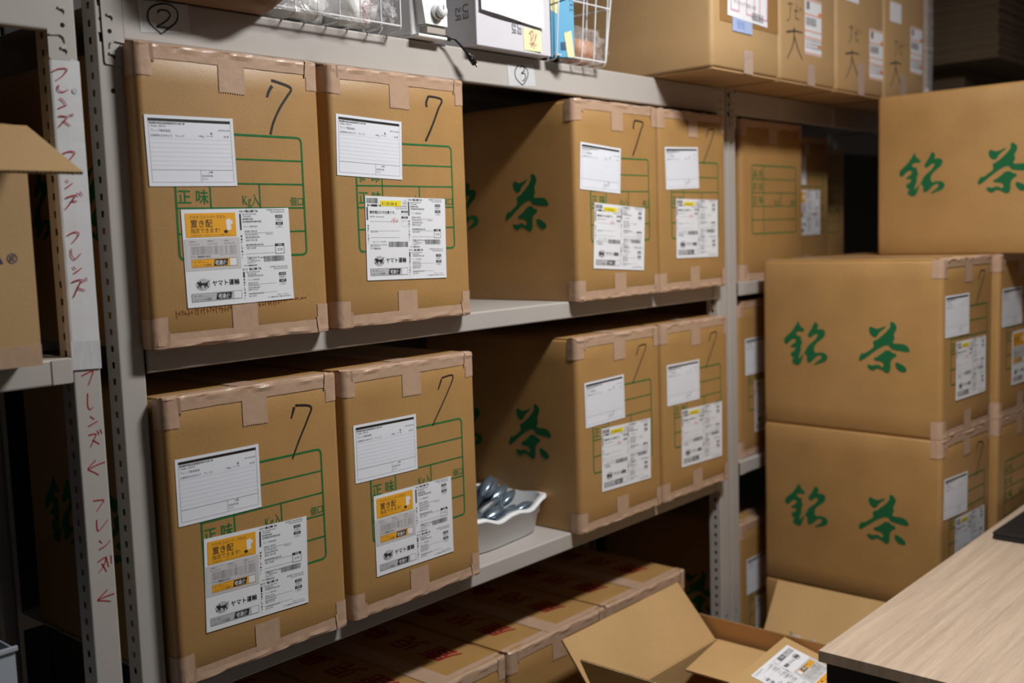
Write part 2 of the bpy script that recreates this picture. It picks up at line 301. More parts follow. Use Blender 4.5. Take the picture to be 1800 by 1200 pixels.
def slip_print():
    w, h = .1625, .1125; b = MB(); pl = lp(w, h); A = w/h
    lrect(b, pl, .035, .045, .965, .085, MARK)
    lframe(b, pl, .035, .045, .965, .945, GREYP, .0022, A)
    T = lambda t, u, v, s=.0042, **k: ltext(b, pl, t, u, v, s, BLACK if k.pop('k', 0) else GREYP, w, h, **k)
    T('東京都中央区日本橋富沢町9番4号 1階', .045, .125, .0038, k=1, bold=.01)
    T('ご担当者  宮地千草', .045, .165, .0034)
    T('フレンズ株式会社', .05, .23, .0046, bold=.004); T('様', .72, .25, .0046, k=1)
    T('090-7263-2018', .955, .195, .0036, align='RIGHT')
    T('①抹茶ゆたかみどり   フレンズ', .05, .30, .0044, bold=.004)
    T('1.0Kg   シール', .58, .29, .0046); T('20 本', .94, .29, .0046, align='RIGHT')
    for k in range(7): lrect(b, pl, .037, .325+k*.063, .963, .3270+k*.063, RULE)
    lrect(b, pl, .037, .765, .963, .769, GREYP); lrect(b, pl, .58, .765, .5825, .945, GREYP)
    T('24箱', .72, .81, .0042, align='RIGHT'); T('2025/07/28', .59, .865, .0044); T('ヤマト', .59, .915, .0040)
    return b.mesh('slip_print')
def sbar(b, pl, w, h, u0, v0, u1, v1, bg):
    A = w/h
    lrect(b, pl, u0, v0, u1, v1, bg, .00005); lframe(b, pl, u0, v0, u1, v1, BLACK, .0022, A, .0001)
    H = (v1-v0)*h; L = (u1-u0)
    ltext(b, pl, 'カーボン', u0+L*.035, v0+(v1-v0)*.46, H*.34, BLACK, w, h, .0001, .006, shear=.2)
    ltext(b, pl, 'carbon neutral', u0+L*.24, v0+(v1-v0)*.44, H*.13, BLACK, w, h, .0001)
    ltext(b, pl, 'ニュートラル配送', u0+L*.035, v0+(v1-v0)*.86, H*.32, BLACK, w, h, .0001, .01, shear=.2, sx=.95)
    a = u0+L*.47; c = u0+L*.80; s = .012
    b.poly([(a, v1-(v1-v0)*.1), (c-s, v1-(v1-v0)*.1), (c, v0+(v1-v0)*.1), (a+s, v0+(v1-v0)*.1)], BLACK, pl, .0001)
    ltext(b, pl, '宅急便', (a+c)/2-.002, v0+(v1-v0)*.74, H*.60, PAPER, w, h, .0002, .012, 'CENTER', shear=.2, sx=.98)
    lrect(b, pl, u0+L*.84, v0+(v1-v0)*.06, u1-.004, v1-(v1-v0)*.06, PAPER, .0001)
CAT = [(-.46,.06),(-.44,.30),(-.36,.20),(-.26,.22),(-.18,.36),(-.15,.14),(-.05,.10),(.18,.12),(.30,.16),(.42,.30),(.50,.40),(.53,.37),(.44,.22),(.34,.06),(.31,-.06),(.36,-.26),(.42,-.38),(.34,-.40),(.24,-.18),(.16,-.28),(.20,-.42),(.12,-.42),(.06,-.22),(.02,-.12),(-.14,-.14),(-.18,-.30),(-.12,-.44),(-.20,-.44),(-.27,-.28),(-.28,-.16),(-.36,-.32),(-.45,-.38),(-.47,-.33),(-.40,-.22),(-.36,-.10),(-.38,-.04)]
def right_half(b, pl, w, h):
    T = lambda t, u, v, s=.0034, m=BLACK, **k: ltext(b, pl, t, u, v, s, m, w, h, **k)
    def half(v, k):
        T('届け先' if k else 'お届け先', .515, v+.012, .0036, GREYP, bold=.004)
        lrect(b, pl, .582, v-.008, .652, v+.014, BLACK); T('宅急便', .617, v+.010, .0032, PAPER, e=.0001, align='CENTER', bold=.02)
        T('発払', .66, v+.012, .0038, bold=.02)
        T('伝票番号 2708-4942-9602', .955, v+.002, .0034, GREYP, align='RIGHT'); T('発行日 2025年2月10日', .955, v+.024, .0030, GREYP, align='RIGHT')
        T('TEL 099-7263-2018', .545, v+.042, .0034, GREYP, sx=1.05)
        lrect(b, pl, .518, v+.03, .532, v+(.20 if not k else .09), BLACK)
    half(.025, 0); half(.64, 1)
    for v, t, u in ((.09, '〒103-0006', .545), (.12, '東京都中央区', .545), (.148, '日本橋富沢町9番4号2階', .545), (.20, 'フレンズ株式会社', .55), (.25, '担当者  宮地 様', .56), (.285, 'TEL 099-268-7221', .56), (.315, '鹿児島県鹿児島市', .565), (.345, '南栄3丁目11番', .565), (.395, '鹿児島製茶株式会社 様', .565), (.43, '品名  日本茶', .57), (.535, '1箱  2ヶ口  ワレ物注意', .585)):
        T(t, u, v, .0036 if v < .39 else .0034, BLACK if v > .36 and v < .4 or v in (.12, .148) else GREYP, bold=.004)
    for v in (.26, .405, .48): lrect(b, pl, .56, v, .84, v+.0022, GREYP)
    T('〒890-0122', .76, .285, .0030, GREYP)
    for i, c in enumerate('宅急便(発払い)'): T(c, .517, .30+.032*i, .0036, BLACK, bold=.03)
    for i, c in enumerate('宅急便(発払い)'): T(c, .517, .76+.028*i, .0034, BLACK, bold=.03)
    def boxes(v, A=w/h):
        for dv in (0, .075):
            lrect(b, pl, .865, v+dv, .935, v+dv+.03, BLACK); T('お届日時' if dv == 0 else '時間帯', .90, v+dv+.023, .0032, PAPER, e=.0001, align='CENTER')
            lframe(b, pl, .866, v+dv+.03, .934, v+dv+.062, LGREY, .0015, A); T('指定無し' if dv == 0 else '午前中', .90, v+dv+.055, .0030, GREYP, align='CENTER')
    boxes(.075); boxes(.70)
    lframe(b, pl, .845, .385, .935, .495, BLACK, .003, w/h); lrect(b, pl, .845, .385, .935, .412, BLACK)
    T('発送日', .89, .407, .0034, PAPER, e=.0001, align='CENTER', bold=.02); T('2/10', .89, .462, .0062, GREYP, align='CENTER')
    bars(b, pl, .725, .515, .935, .575)
    for i, t in enumerate(('電話番号 0570-200-000', 'ご依頼主控え', 'ヤマト運輸 鹿児島支店', '受付番号 3391')): T(t, .565, .525+.019*i, .0026, GREYP)
    T('ヤマト運輸株式会社', .53, .612, .0030, BLACK, bold=.01)
    for v, t in ((.705, '東京都中央区'), (.725, '日本橋富沢町9番4号2階'), (.765, 'フレンズ株式会社'), (.80, '担当者 宮地 様'), (.825, 'TEL 099-268-7221'), (.85, '鹿児島県鹿児島市'), (.872, '南栄3丁目11番'), (.915, '鹿児島製茶株式会社 様'), (.94, '品名 日本茶')): T(t, .56, v, .0030, GREYP, bold=.004)
    for v in (.81, .905): lrect(b, pl, .56, v, .84, v+.002, GREYP)
    T('荷送人コード 0570-200', .95, .945, .0024, GREYP, align='RIGHT'); T('ヤマト運輸株式会社 お問合せ 0570-200-000', .97, .968, .0026, BLACK, align='RIGHT')
def bars(b, pl, u0, v0, u1, v1):
    r = random.Random(3); u = u0
    while u < u1-.004:
        k = r.choice((.0015, .0015, .003, .0045)); lrect(b, pl, u, v0, u+k, v1, GREYP); u += k+r.choice((.0015, .0025, .004))
def left_foot(b, pl, w, h):
    n = 40; cu, cv = .148, .77
    b.poly([(cu+.062*math.cos(2*math.pi*i/n), cv+.060*math.sin(2*math.pi*i/n)) for i in range(n)][::-1], LGREY, pl, .00005)
    b.poly([(cu+x*.118, cv-.004-y*.105) for x, y in CAT], BLACK, pl, .0001)
    ltext(b, pl, 'ヤマト運輸', .228, .79, .0107, BLACK, w, h, .00005, .011)
    sbar(b, pl, w, h, .04, .86, .495, .945, LGREY)
def ship_print(kind):
    w, h = .213, .161; b = MB(); pl = lp(w, h); T = lambda t, u, v, s=.0034, m=BLACK, **k: ltext(b, pl, t, u, v, s, m, w, h, **k)
    right_half(b, pl, w, h); left_foot(b, pl, w, h)
    if kind == 'yellow':
        lrect(b, pl, .01, .30, .505, .625, LGREY if 0 else mat('pale_grey_panel', (.62, .61, .61), .6), 0)
        for i, (t, u) in enumerate((('固定電話から', .05), ('携帯電話から', .21), ('IP電話から', .36))):
            T(t, u, .335, .0024, BLACK, e=.00005); T(('0570-200-000', '0120-01-9625', '050-3786-3333')[i], u, .365, .0034, GREYP, e=.00005)
        rr = random.Random(5)
        for k in range(7): T('ご利用の際は伝票番号をお手元にご用意ください。詳しくは窓口まで', .055, .39+.0125*k, .0023, GREYP, e=.00005, sx=1.25)
        T('ヤマト運輸株式会社', .055, .495, .0042, BLACK, e=.00005, bold=.01); T('https://www.kuronekoyamato.co.jp', .475, .478, .0024, GREYP, e=.00005, align='RIGHT')
        sbar(b, pl, w, h, .06, .51, .47, .595, YEL)
    else:
        bars(b, pl, .012, .022, .15, .085)
        T('届け先', .018, .12, .0042, BLACK, bold=.01); lrect(b, pl, .075, .098, .14, .122, BLACK); T('発払', .15, .12, .0040, BLACK, bold=.02)
        T('伝票番号 2708-4942-9602', .50, .12, .0030, GREYP, align='RIGHT'); T('発行日 2025年2月10日', .50, .145, .0030, GREYP, align='RIGHT')
        n = 24; b.stroke([(.478+.028*math.cos(2*math.pi*i/n), .072+.036*math.sin(2*math.pi*i/n)) for i in range(n+1)], .002, .002, BLACK, pl, 0, False)
        T('子', .478, .088, .0065, BLACK, align='CENTER')
        lrect(b, pl, .012, .13, .026, .285, BLACK)
        T('複数個口の子伝票です。', .045, .205, .0064, BLACK, bold=.004); T('個口番号  2708-4942-9602', .05, .25, .0032, GREYP)
        for i, c in enumerate('宅急便(発払い)'): T(c, .017, .36+.03*i, .0036, BLACK, bold=.03)
        for v in (.298, .41, .49): lrect(b, pl, .05, v, .40, v+.0022, GREYP)
        T('品名  日本茶', .055, .43, .0032, GREYP); T('1箱  2ヶ口  ワレ物注意', .075, .55, .0034, GREYP)
        for v, t in ((.165, 'お届日時'), (.235, '時間帯')):
            lrect(b, pl, .43, v, .51, v+.022, BLACK); T(t, .47, v+.018, .003, PAPER, e=.0001, align='CENTER'); lframe(b, pl, .43, v+.022, .51, v+.05, LGREY, .0015, w/h)
        lframe(b, pl, .43, .30, .51, .35, LGREY, .0015, w/h)
        bars(b, pl, .265, .54, .505, .605)
        for i, t in enumerate(('取扱店 鹿児島支店  0570-200-000', '受付 2月10日  3391')): T(t, .045, .585+.02*i, .0030, GREYP)
        T('ヤマト運輸株式会社', .045, .63, .0030, BLACK, bold=.01)
        for p in ([(.325,.27),(.312,.30),(.303,.325)], [(.335,.275),(.328,.30),(.345,.302)], [(.352,.262),(.343,.30),(.333,.335)], [(.372,.285),(.362,.30),(.365,.318),(.378,.315),(.382,.295),(.372,.285)]):
            b.stroke([(u, v-.015) for u, v in p], .004, .004, mat('red_pen', (.75, .03, .03), .5), pl, .00005)
    return b.mesh('ship_print_'+kind)
def yellow_panel():
    w, h = .213, .161; b = MB(); pl = lp(w, h); T = lambda t, u, v, s, **k: ltext(b, pl, t, u, v, s, BLACK, w, h, .00015, **k)
    lrect(b, pl, .03, .04, .48, .285, YEL, .0001)
    T('クロネコメンバーズなら', .065, .095, .0063, bold=.004); T('置き配', .07, .18, .0140, bold=.012); T('指定できます!', .07, .24, .0088, bold=.006)
    T('ご利用方法は、クロネコメンバーズWEBサイトへ', .065, .275, .0031, sx=1.15)
    b.poly([(.39, .115), (.395, .225), (.435, .215), (.43, .10)], PAPER, pl, .0002); b.poly([(.43, .12), (.434, .16), (.452, .155), (.448, .118)], PAPER, pl, .0002)
    n = 14; b.poly([(.385+.018*math.cos(2*math.pi*i/n), .235+.018*math.sin(2*math.pi*i/n)) for i in range(n)][::-1], BLACK, pl, .00025)
    return b.mesh('yellow_panel')
def highlight_panel():
    w, h = .213, .161; b = MB(); pl = lp(w, h)
    b.poly([(.175, .05), (.18, .115), (.425, .115), (.43, .045)], HILITE, pl, .0001)
    ltext(b, pl, '31-20-06 A', .19, .103, .0088, BLACK, w, h, .00015, .01)
    return b.mesh('highlight')
def add_slip(root, cx, cz, ang, k=1):
    s = link('delivery_slip', sheet_mesh(.1625, .1125, PAPER2, 1), root, (cx, -.0006, cz), (0, -math.radians(ang), 0), (k, 1, 1), label='white ruled delivery slip with a black header band')
    link('printed_text', cached('slip', slip_print), s)
def add_ship(root, cx, cz, ang, kind, k=1):
    s = link('shipping_label', sheet_mesh(.213, .161, PAPER, 2), root, (cx, -.0010, cz), (0, -math.radians(ang), 0), (k, 1, 1),
             label='white shipping label with an orange-yellow advert panel' if kind == 'yellow' else 'white shipping label with a bright yellow number strip')
    link('printed_text', cached(('ship', kind), lambda: ship_print(kind)), s)
    if kind == 'yellow': link('yellow_panel', cached('yp', yellow_panel), s, label='orange-yellow advert panel')
    else: link('yellow_strip', cached('hl', highlight_panel), s, label='bright yellow number strip')

# ---------------------------------------------------------------- tea cartons
CW, CH, CD, CR = .36, .4848, .5217, .013
def fy(x, w=CW, r=CR):
    a = abs(x)-(w/2-r); return 0 if a <= 0 else r-math.sqrt(max(0, r*r-min(a, r)**2))
def nz(x, y=0, z=0): return noise.noise(Vector((x, y, z)))
def carton_body(seed=0, w=CW, d=CD, h=CH, m=KRAFT):
    def build():
        b = MB(); r = CR; per = []
        for cx, cy, a0 in ((-w/2+r, r, 180), (w/2-r, r, 270), (w/2-r, d-r, 0), (-w/2+r, d-r, 90)):
            for k in range(5):
                a = math.radians(a0+k*22.5); per.append((cx+r*math.cos(a), cy+r*math.sin(a)))
        n = len(per); zs = [0, .006]+[h*j/8 for j in range(1, 8)]+[h-.010, h-.004]
        base = len(b.v)
        for z in zs:
            ins = .003 if z in (0, h-.004) else 0
            for i, (x, y) in enumerate(per):
                k = 1-ins/.2; dx = -.0010*abs(nz(i*.7, z*9, seed)) if 0 < z < h-.02 else 0
                b.v.append((x*k+dx*(math.copysign(1, x) if abs(x) > w/2-.002 else 0), d/2+(y-d/2)*k, z))
        for j in range(len(zs)-1):
            for i in range(n):
                a = base+j*n+i; c = base+j*n+(i+1) % n; b.f.append((a, c, c+n, a+n)); b.m.append(b.mi(m))
        b.f.append(tuple(base+i for i in range(n))[::-1]); b.m.append(0)
        b.f.append(tuple(base+(len(zs)-1)*n+i for i in range(n))); b.m.append(0)
        me = b.mesh('carton_body', True)
        return me
    return cached(('body', seed, w, d, h, m.name), build)
def flap_mesh(side, w=CW, d=CD, h=CH, m=KRAFT):
    def build():
        b = MB(); x0, x1 = (-w/2+.004, -.001) if side < 0 else (.001, w/2-.004)
        b.box((x0, .004, h-.004), (x1, d-.004, h), m, .0012); return b.mesh('flap')
    return cached(('flap', side, w, d, h), build)
def edge_tape(seed, top=True, w=CW, h=CH, bump=1):
    def build():
        b = MB(); N = 60; fz = .024; tp = .030; wr = w/2-.0035
        prof = [(-fz, 0), (-fz*.55, 0), (-.006, 0), (-.002, .0006), (-.0004, .002), (0, .006), (0, .014), (0, tp)]
        def P(u, j):
            x = -wr+2*wr*u; dz, dy = prof[j]
            y = dy-(.0010 if dy < .002 else 0)+fy(x)*(1 if dy < .01 else 0)
            q = nz(x*17, seed*3.1, j*.55)
            k = (.0030 if 2 <= j <= 6 else .0006)*bump
            z = h+dz+.0007+q*k*.9+.0010*bump*max(0, nz(x*45, seed, j*.9))
            y -= abs(nz(x*22+9, seed, j*.8))*.0035*bump*(1 if j in (2, 3) else .25)
            return x, y, z
        n0 = len(b.v)
        for j in range(8):
            for i in range(N+1): b.v.append(P(i/N, j))
        for j in range(7):
            for i in range(N):
                a = n0+j*(N+1)+i; b.f.append((a, a+1, a+N+2, a+N+1)); b.m.append(b.mi(TAPE))
        # folded triangles at both corners
        r = random.Random(seed)
        for s in (-1, 1):
            k = r.uniform(.75, 1.2)
            a = (s*(w/2-.003), .004, h+.001); c = (s*(w/2-.030*k), -.0022, h-.027*k); e = (s*(w/2-.028*k), -.0036, h-.001); g = (s*(w/2-.024*k), .004, h+.003)
            b.face([a, c, e], TAPE); b.face([a, e, g], TAPE); b.face([a, (c[0]+s*.001, -.0010, c[2]-.0005), (e[0], -.0012, e[2])], TAPE)
        if not top:
            b.v = [(x, y, h-z) for x, y, z in b.v]; b.f = [f[::-1] for f in b.f]
        me = b.mesh('edge_tape'); return me
    return cached(('et', seed, top, w, h), build)
def corner_tape(side, top=True, seed=0, drop=.05, w=CW, h=CH):
    def build():
        b = MB(); r = CR; L = [-.016+.0013*i for i in range(0, 41)]; arc = r*math.pi/2
        def at(s, e):
            if s < 0: x, y = w/2-r+s, -e
            elif s < arc: a = s/r; x, y = w/2-r+(r+e)*math.sin(a), r-(r+e)*math.cos(a)
            else: x, y = w/2+e, r+(s-arc)
            return side*x, y
        n0 = len(b.v); rows = [0, .012, .025, .038, drop]
        for j, dz in enumerate(rows):
            for i, s in enumerate(L):
                q = .0009+.0007*abs(nz(s*60, dz*50, seed+side)); x, y = at(s, q)
                z = h-.0005-dz
                if j == 4: z += (.0011 if i % 2 else -.0011)+.003*nz(s*20, seed, 4)
                b.v.append((x, y, z))
        n = len(L)
        for j in range(4):
            for i in range(n-1):
                a = n0+j*n+i; b.f.append((a, a+1, a+n+1, a+n)); b.m.append(b.mi(TAPE))
        if not top: b.v = [(x, y, h-z) for x, y, z in b.v]
        return b.mesh('corner_tape')
    return cached(('ct', side, top, seed, drop, w, h), build)
def centre_tape(seed, top=True, d=CD, h=CH, cx=-.004, full=True, drop=.068):
    def build():
        b = MB(); w2 = .0255; n0 = len(b.v); N = 22
        rows = [(-.0011, h-drop), (-.0010, h-drop*.6), (-.0011, h-.012), (-.0008, h-.002), (.002, h+.0012), (.02, h+.0012), (d*.5, h+.0012), (d-.002, h+.0012), (d+.001, h-.05)]
        for j, (y, z) in enumerate(rows):
            for i in range(N+1):
                x = cx-w2+2*w2*i/N; zz = z; yy = y-.0005*abs(nz(x*60, z*40, seed))*(y < 0)
                if j == 0: zz += (.0011 if i % 2 else -.0011)+.002*nz(x*30, seed, 1)
                if y > 0: zz += .0006*nz(x*50, y*20, seed)
                b.v.append((x, yy, zz))
        for j in range(len(rows)-1):
            for i in range(N):
                a = n0+j*(N+1)+i; b.f.append((a, a+1, a+N+2, a+N+1)); b.m.append(b.mi(TAPE))
        if not top: b.v = [(x, y, h-z) for x, y, z in b.v]
        return b.mesh('centre_tape')
    return cached(('cen', seed, top, d, h, drop, cx), build)
FX0, FX1, FZ = -.122, .134, (.142, .184, .2255, .2667, .308, .349)
def form_mesh():
    b = MB(); pl = FRONT(-.0004); t = .0038
    r = .009; P = []
    for cx, cz, a0 in ((FX1-r, FZ[5]-r, 0), (FX0+r, FZ[5]-r, 90), (FX0+r, FZ[0]+r, 180), (FX1-r, FZ[0]+r, 270)):
        for k in range(7):
            a = math.radians(a0+k*15); P.append((cx, cz, a))
    n = len(P); k0 = len(b.v)
    for cx, cz, a in P:
        b.v.append(tuple(pl(cx+(r+t/2)*math.cos(a), cz+(r+t/2)*math.sin(a)))); b.v.append(tuple(pl(cx+(r-t/2)*math.cos(a), cz+(r-t/2)*math.sin(a))))
    for i in range(n):
        j = (i+1) % n; b.f.append((k0+2*i, k0+2*j, k0+2*j+1, k0+2*i+1)); b.m.append(b.mi(GREEN))
    for z in FZ[1:5]: b.rect(FX0, z-.0014, FX1, z+.0014, GREEN, pl)
    b.rect(-.0595, FZ[0], -.0565, FZ[5], GREEN, pl); b.rect(.0385, FZ[2], .0412, FZ[3], GREEN, pl)
    for t, x, z, s in (('品 名', -.0905, .316, .024), ('荷 印', -.0905, .275, .024), ('正 味', -.0905, .2345, .0255)):
        b.text(t, x, z, s, GREEN, pl, 0, .012, align='CENTER')
    b.text('Kg入', .0385, .2305, .0235, GREEN, pl, 0, 0, sx=.74, align='RIGHT')
    b.text('個口', .1315, .2305, .0165, GREEN, pl, 0, .004, sx=.92, align='RIGHT')
    return b.mesh('printed_form')
def brush_mesh(P, ks=1.03):
    b = MB(); pl = lambda u, z, e=0: (-CW/2-.0006-e, u*ks, z)
    for p in P: b.poly(chaikin(p, 1), BRUSH, pl)
    return b.mesh('brush')
SEV = {
 'A': ([(.0779,.4365),(.0709,.4269),(.0661,.4162)], [(.0769,.4455),(.088,.4439),(.1134,.4381),(.1179,.4319),(.109,.4207),(.0913,.3984),(.0769,.374),(.0691,.3528)], .0042, .0030),
 'B': ([(.0756,.4467),(.0686,.4338),(.0697,.4249)], [(.0756,.4467),(.1123,.4426),(.1015,.4225),(.0836,.3897),(.0627,.3571)], .0034, .0036),
 'E': ([(.0798,.4351),(.0722,.4155)], [(.0825,.4378),(.1165,.4308),(.1087,.4099),(.0857,.3716),(.0699,.3419)], .0036, .0022),
 'F': ([(.0807,.4389),(.0697,.419)], [(.0808,.4413),(.1142,.4419),(.0956,.4084),(.0493,.3462)], .0028, .0022)}
def seven_mesh(k):
    b = MB(); s1, s2, w0, w1 = SEV[k]; pl = FRONT(-.0006)
    b.stroke(s1, w0*1.5, w1*1.4, MARK, pl); b.stroke(s2, w0*1.15, w1*1.4, MARK, pl); return b.mesh('seven')
def tea_carton(label, group, loc, rotz=0, scale=(1, 1, 1), slip=None, ship=None, seven=None, form=True, seed=0, flaps=True, side=True, front=True, bottom=True, edge=1):
    t = thing('tea_carton', label, 'carton', loc, rotz, group, scale)
    link('carton_body', carton_body(seed % 3), t)
    link('top_flap', flap_mesh(-1), t); link('top_flap', flap_mesh(1), t)
    s = seed % 4
    link('centre_tape', centre_tape(s), t)
    link('edge_tape', edge_tape(s), t)
    for sd in (-1, 1): link('corner_tape', corner_tape(sd, True, s), t)
    if bottom:
        link('centre_tape', centre_tape(s+1, False, drop=.062), t); link('edge_tape', edge_tape(s+5, False), t)
        for sd in (-1, 1): link('corner_tape', corner_tape(sd, False, s+1), t)
    if form and front: link('printed_form', cached('form', form_mesh), t, label='green printed table of boxes')
    if side:
        link('brush_character', cached('cha', lambda: brush_mesh(CHA)), t, label='green brush-written character for tea')
        link('brush_character', cached('mei', lambda: brush_mesh(MEI)), t, label='green brush-written character beside the rear edge')
    if seven: link('handwritten_seven', cached(('7', seven), lambda: seven_mesh(seven)), t, label='black handwritten figure seven')
    k = 1/scale[0]
    if slip: add_slip(t, slip[0]*k, slip[1], slip[2], k)
    if ship: add_ship(t, ship[0]*k, ship[1], ship[2], ship[3], k)
    return t
G1 = 'tea cartons on the two middle shelves'; G2 = 'tea cartons stacked on the floor by the desk'; G3 = 'cartons in the far rack bay'
Z2 = -.566
tA = tea_carton('upper-shelf carton marked 7 next to the rack post, brown scuff line under its label', G1, (.8085, 0, 0), slip=(-.0873, .3177, .9), ship=(-.0082, .144, .6, 'yellow'), seven='A', seed=0)
def ticks():
    b = MB(); pl = FRONT(-.0005); r = random.Random(2)
    for i in range(46):
        x = -.135+i*.0058+r.uniform(-.001, .001); h = r.uniform(.006, .014)*(1 if i < 36 else .4); z = .055+.0002*i+r.uniform(-.001, .001)
        b.stroke([(x, z-h/2), (x+r.uniform(-.001, .001), z+h/2)], .0016, .0010, STAIN, pl, 0, False)
        b.stroke([(x-.0025, z+r.uniform(-.003, .003)), (x+.0028, z+r.uniform(-.003, .003))], .0013, .0009, STAIN, pl, 0, False)
    return b.mesh('scuff')
link('scuff_line', ticks(), tA, label='row of rust-brown scuff ticks')
tea_carton('upper-shelf carton second from the post, red handwritten 140 on its yellow-strip label', G1, (1.189, 0, 0), slip=(-.0853, .3384, -2.1), ship=(.0009, .1646, -1.4, 'strip'), seven='B', seed=1)
tea_carton('upper-shelf kraft carton just right of the empty gap, green brush character on its shaded side', G1, (1.737+.174, 0, 0), scale=(.967, 1, .985), slip=(-.0756, .322, -3.5), ship=(-.0032, .151, -3.8, 'strip'), seven='B', seed=2)
tea_carton('upper-shelf kraft carton at the right end of the middle rack bay', G1, (2.091+.169, 0, 0), scale=(.938, 1, .985), slip=(-.06, .3316, 1.8), ship=(.0121, .1669, -.8, 'strip'), seven='F', seed=3)
tea_carton('lower-shelf kraft carton next to the rack post, large label with orange-yellow advert panel', G1, (.8165, 0, Z2), slip=(-.0829, .326, -.3), ship=(-.0166, .1548, -2.1, 'yellow'), seven='E', seed=4)
tea_carton('lower-shelf kraft carton second from the post, left of the white tray', G1, (1.189, 0, Z2), slip=(-.0785, .3224, -.5), ship=(-.0115, .1521, -.3, 'yellow'), seven='F', seed=5)
tea_carton('lower-shelf kraft carton right behind the white tray of pouches', G1, (1.72+.18, 0, Z2), scale=(.99, 1, .985), slip=(-.0693, .319, 1), ship=(.0174, .167, -1.5, 'strip'), seven='F', seed=6)
tea_carton('lower-shelf kraft carton at the right end of the middle rack bay', G1, (2.088+.171, 0, Z2), scale=(.95, 1, .985), slip=(-.0696, .319, -.3), ship=(.0226, .160, -1.2, 'strip'), seven='F', seed=7)
# floor stacks
SR = math.radians(-2.5)
def stack(x, y, z, label, **k):
    c, s = math.cos(SR), math.sin(SR); return tea_carton(label, G2, (x+.18*c, y+.18*s, z), SR, (1, 1.035, 1), **k)
SX, SY = 2.593, -.551
stack(SX, SY, -1.3925, 'bottom carton of the stack nearest the shelves, mostly behind the open carton flap', seed=1)
stack(SX, SY, -.9077, 'middle kraft carton of the stack nearest the shelves, both green characters visible', slip=(-.08, .3143, -2), ship=(.0245, .165, -1, 'strip'), seven='E', seed=2)
stack(SX, SY, -.4229, 'top kraft carton of the stack nearest the shelves, both green characters on its long side', slip=(-.0817, .3302, 0), ship=(.0193, .1761, 0, 'strip'), seven='F', seed=3)
stack(SX+.378, SY-.03, -1.3925, 'bottom kraft carton of the stack cut by the right picture edge', seed=0)
stack(SX+.378, SY-.03, -.9077, 'unlabelled middle carton of the stack at the right picture edge, green table showing', seed=1)
stack(SX+.378, SY-.03, -.4229, 'kraft carton at the right picture edge with an orange-yellow label', slip=(-.08, .3266, 0), ship=(.03, .17, 0, 'yellow'), seed=2)
stack(2.972, -.745, .0625, 'highest kraft carton, crossing the right picture edge above the floor stacks', slip=(-.08, .3266, 0), seed=3)
# far bay
tea_carton('carton with unlabelled green table on the upper shelf right of the double post', G3, (2.59+.2, .04, .0), scale=(1.12, 1, 1), seed=1)
tea_carton('shaded carton with orange-yellow label, deeper in the upper far bay', G3, (3.185, .12, 0.0), scale=(.95, 1, .96), slip=(-.09, .37, 0), ship=(-.01, .215, 0, 'yellow'), seed=2)
tea_carton('dark carton at the back end of the upper far bay', G3, (3.60, .25, 0.0), scale=(1, 1, .93), seed=0)
tea_carton('kraft carton on the middle shelf of the far bay, half hidden by the floor stack', G3, (2.58+.18, .05, -.5435), slip=(-.06, .31, 0), ship=(.02, .15, 0, 'strip'), seed=3)
tea_carton('kraft carton on the lowest shelf of the far bay, half hidden by the floor stack', G3, (2.575+.18, .05, -1.236), slip=(-.06, .31, 0), ship=(.02, .15, 0, 'strip'), seed=0)
# ---------------------------------------------------------------- racks
def holed_face(b, x0, x1, y0, y1, hole, mp, m):
    """rectangle with one polygonal hole, ringed by quads; mp maps 2D to 3D"""
    cx = sum(p[0] for p in hole)/len(hole); cy = sum(p[1] for p in hole)/len(hole)
    angs = sorted([math.atan2(y-cy, x-cx) for x in (x0, x1) for y in (y0, y1)]+[math.atan2(p[1]-cy, p[0]-cx) for p in hole])
    def outer(a):
        c, s = math.cos(a), math.sin(a); t = 1e9
        if abs(c) > 1e-9: t = min(t, ((x1 if c > 0 else x0)-cx)/c)
        if abs(s) > 1e-9: t = min(t, ((y1 if s > 0 else y0)-cy)/s)
        return cx+t*c, cy+t*s
    def inner(a):
        c, s = math.cos(a), math.sin(a); best = None
        for i in range(len(hole)):
            ax, ay = hole[i-1]; bx, by = hole[i]; dx, dy = bx-ax, by-ay; det = c*(-dy)+s*dx
            if abs(det) < 1e-12: continue
            t = ((ax-cx)*(-dy)+(ay-cy)*dx)/det; k = (c*(ay-cy)-s*(ax-cx))/det
            if t > 0 and -1e-6 <= k <= 1+1e-6 and (best is None or t < best): best = t
        t = best or 0; return cx+t*c, cy+t*s
    n = len(b.v); N = len(angs)
    for a in angs: b.v.append(tuple(mp(*inner(a)))); b.v.append(tuple(mp(*outer(a))))
    for i in range(N):
        j = (i+1) % N; b.f.append((n+2*i, n+2*i+1, n+2*j+1, n+2*j)); b.m.append(b.mi(m))
def holed_strip(b, x0, x1, z0, z1, holes, mp, m):
    """holes: list of (zc, half height, polygon)"""
    z = z0
    for zc, hh, pg in sorted(holes, key=lambda q: q[0]):
        a, c = zc-hh-.002, zc+hh+.002
        if a > z: b.face([mp(x0, z), mp(x1, z), mp(x1, a), mp(x0, a)], m)
        holed_face(b, x0, x1, max(a, z), c, pg, mp, m); z = c
    if z < z1: b.face([mp(x0, z), mp(x1, z), mp(x1, z1), mp(x0, z1)], m)
ZF = -1.3925
def circ(cx, cz, r, n=14): return [(cx+r*math.cos(2*math.pi*i/n), cz+r*math.sin(2*math.pi*i/n)) for i in range(n)]
def trap(cx, cz, w, h): return [(cx-w*.42, cz-h/2), (cx+w*.42, cz-h/2), (cx+w*.5, cz+h/2), (cx-w*.5, cz+h/2)]
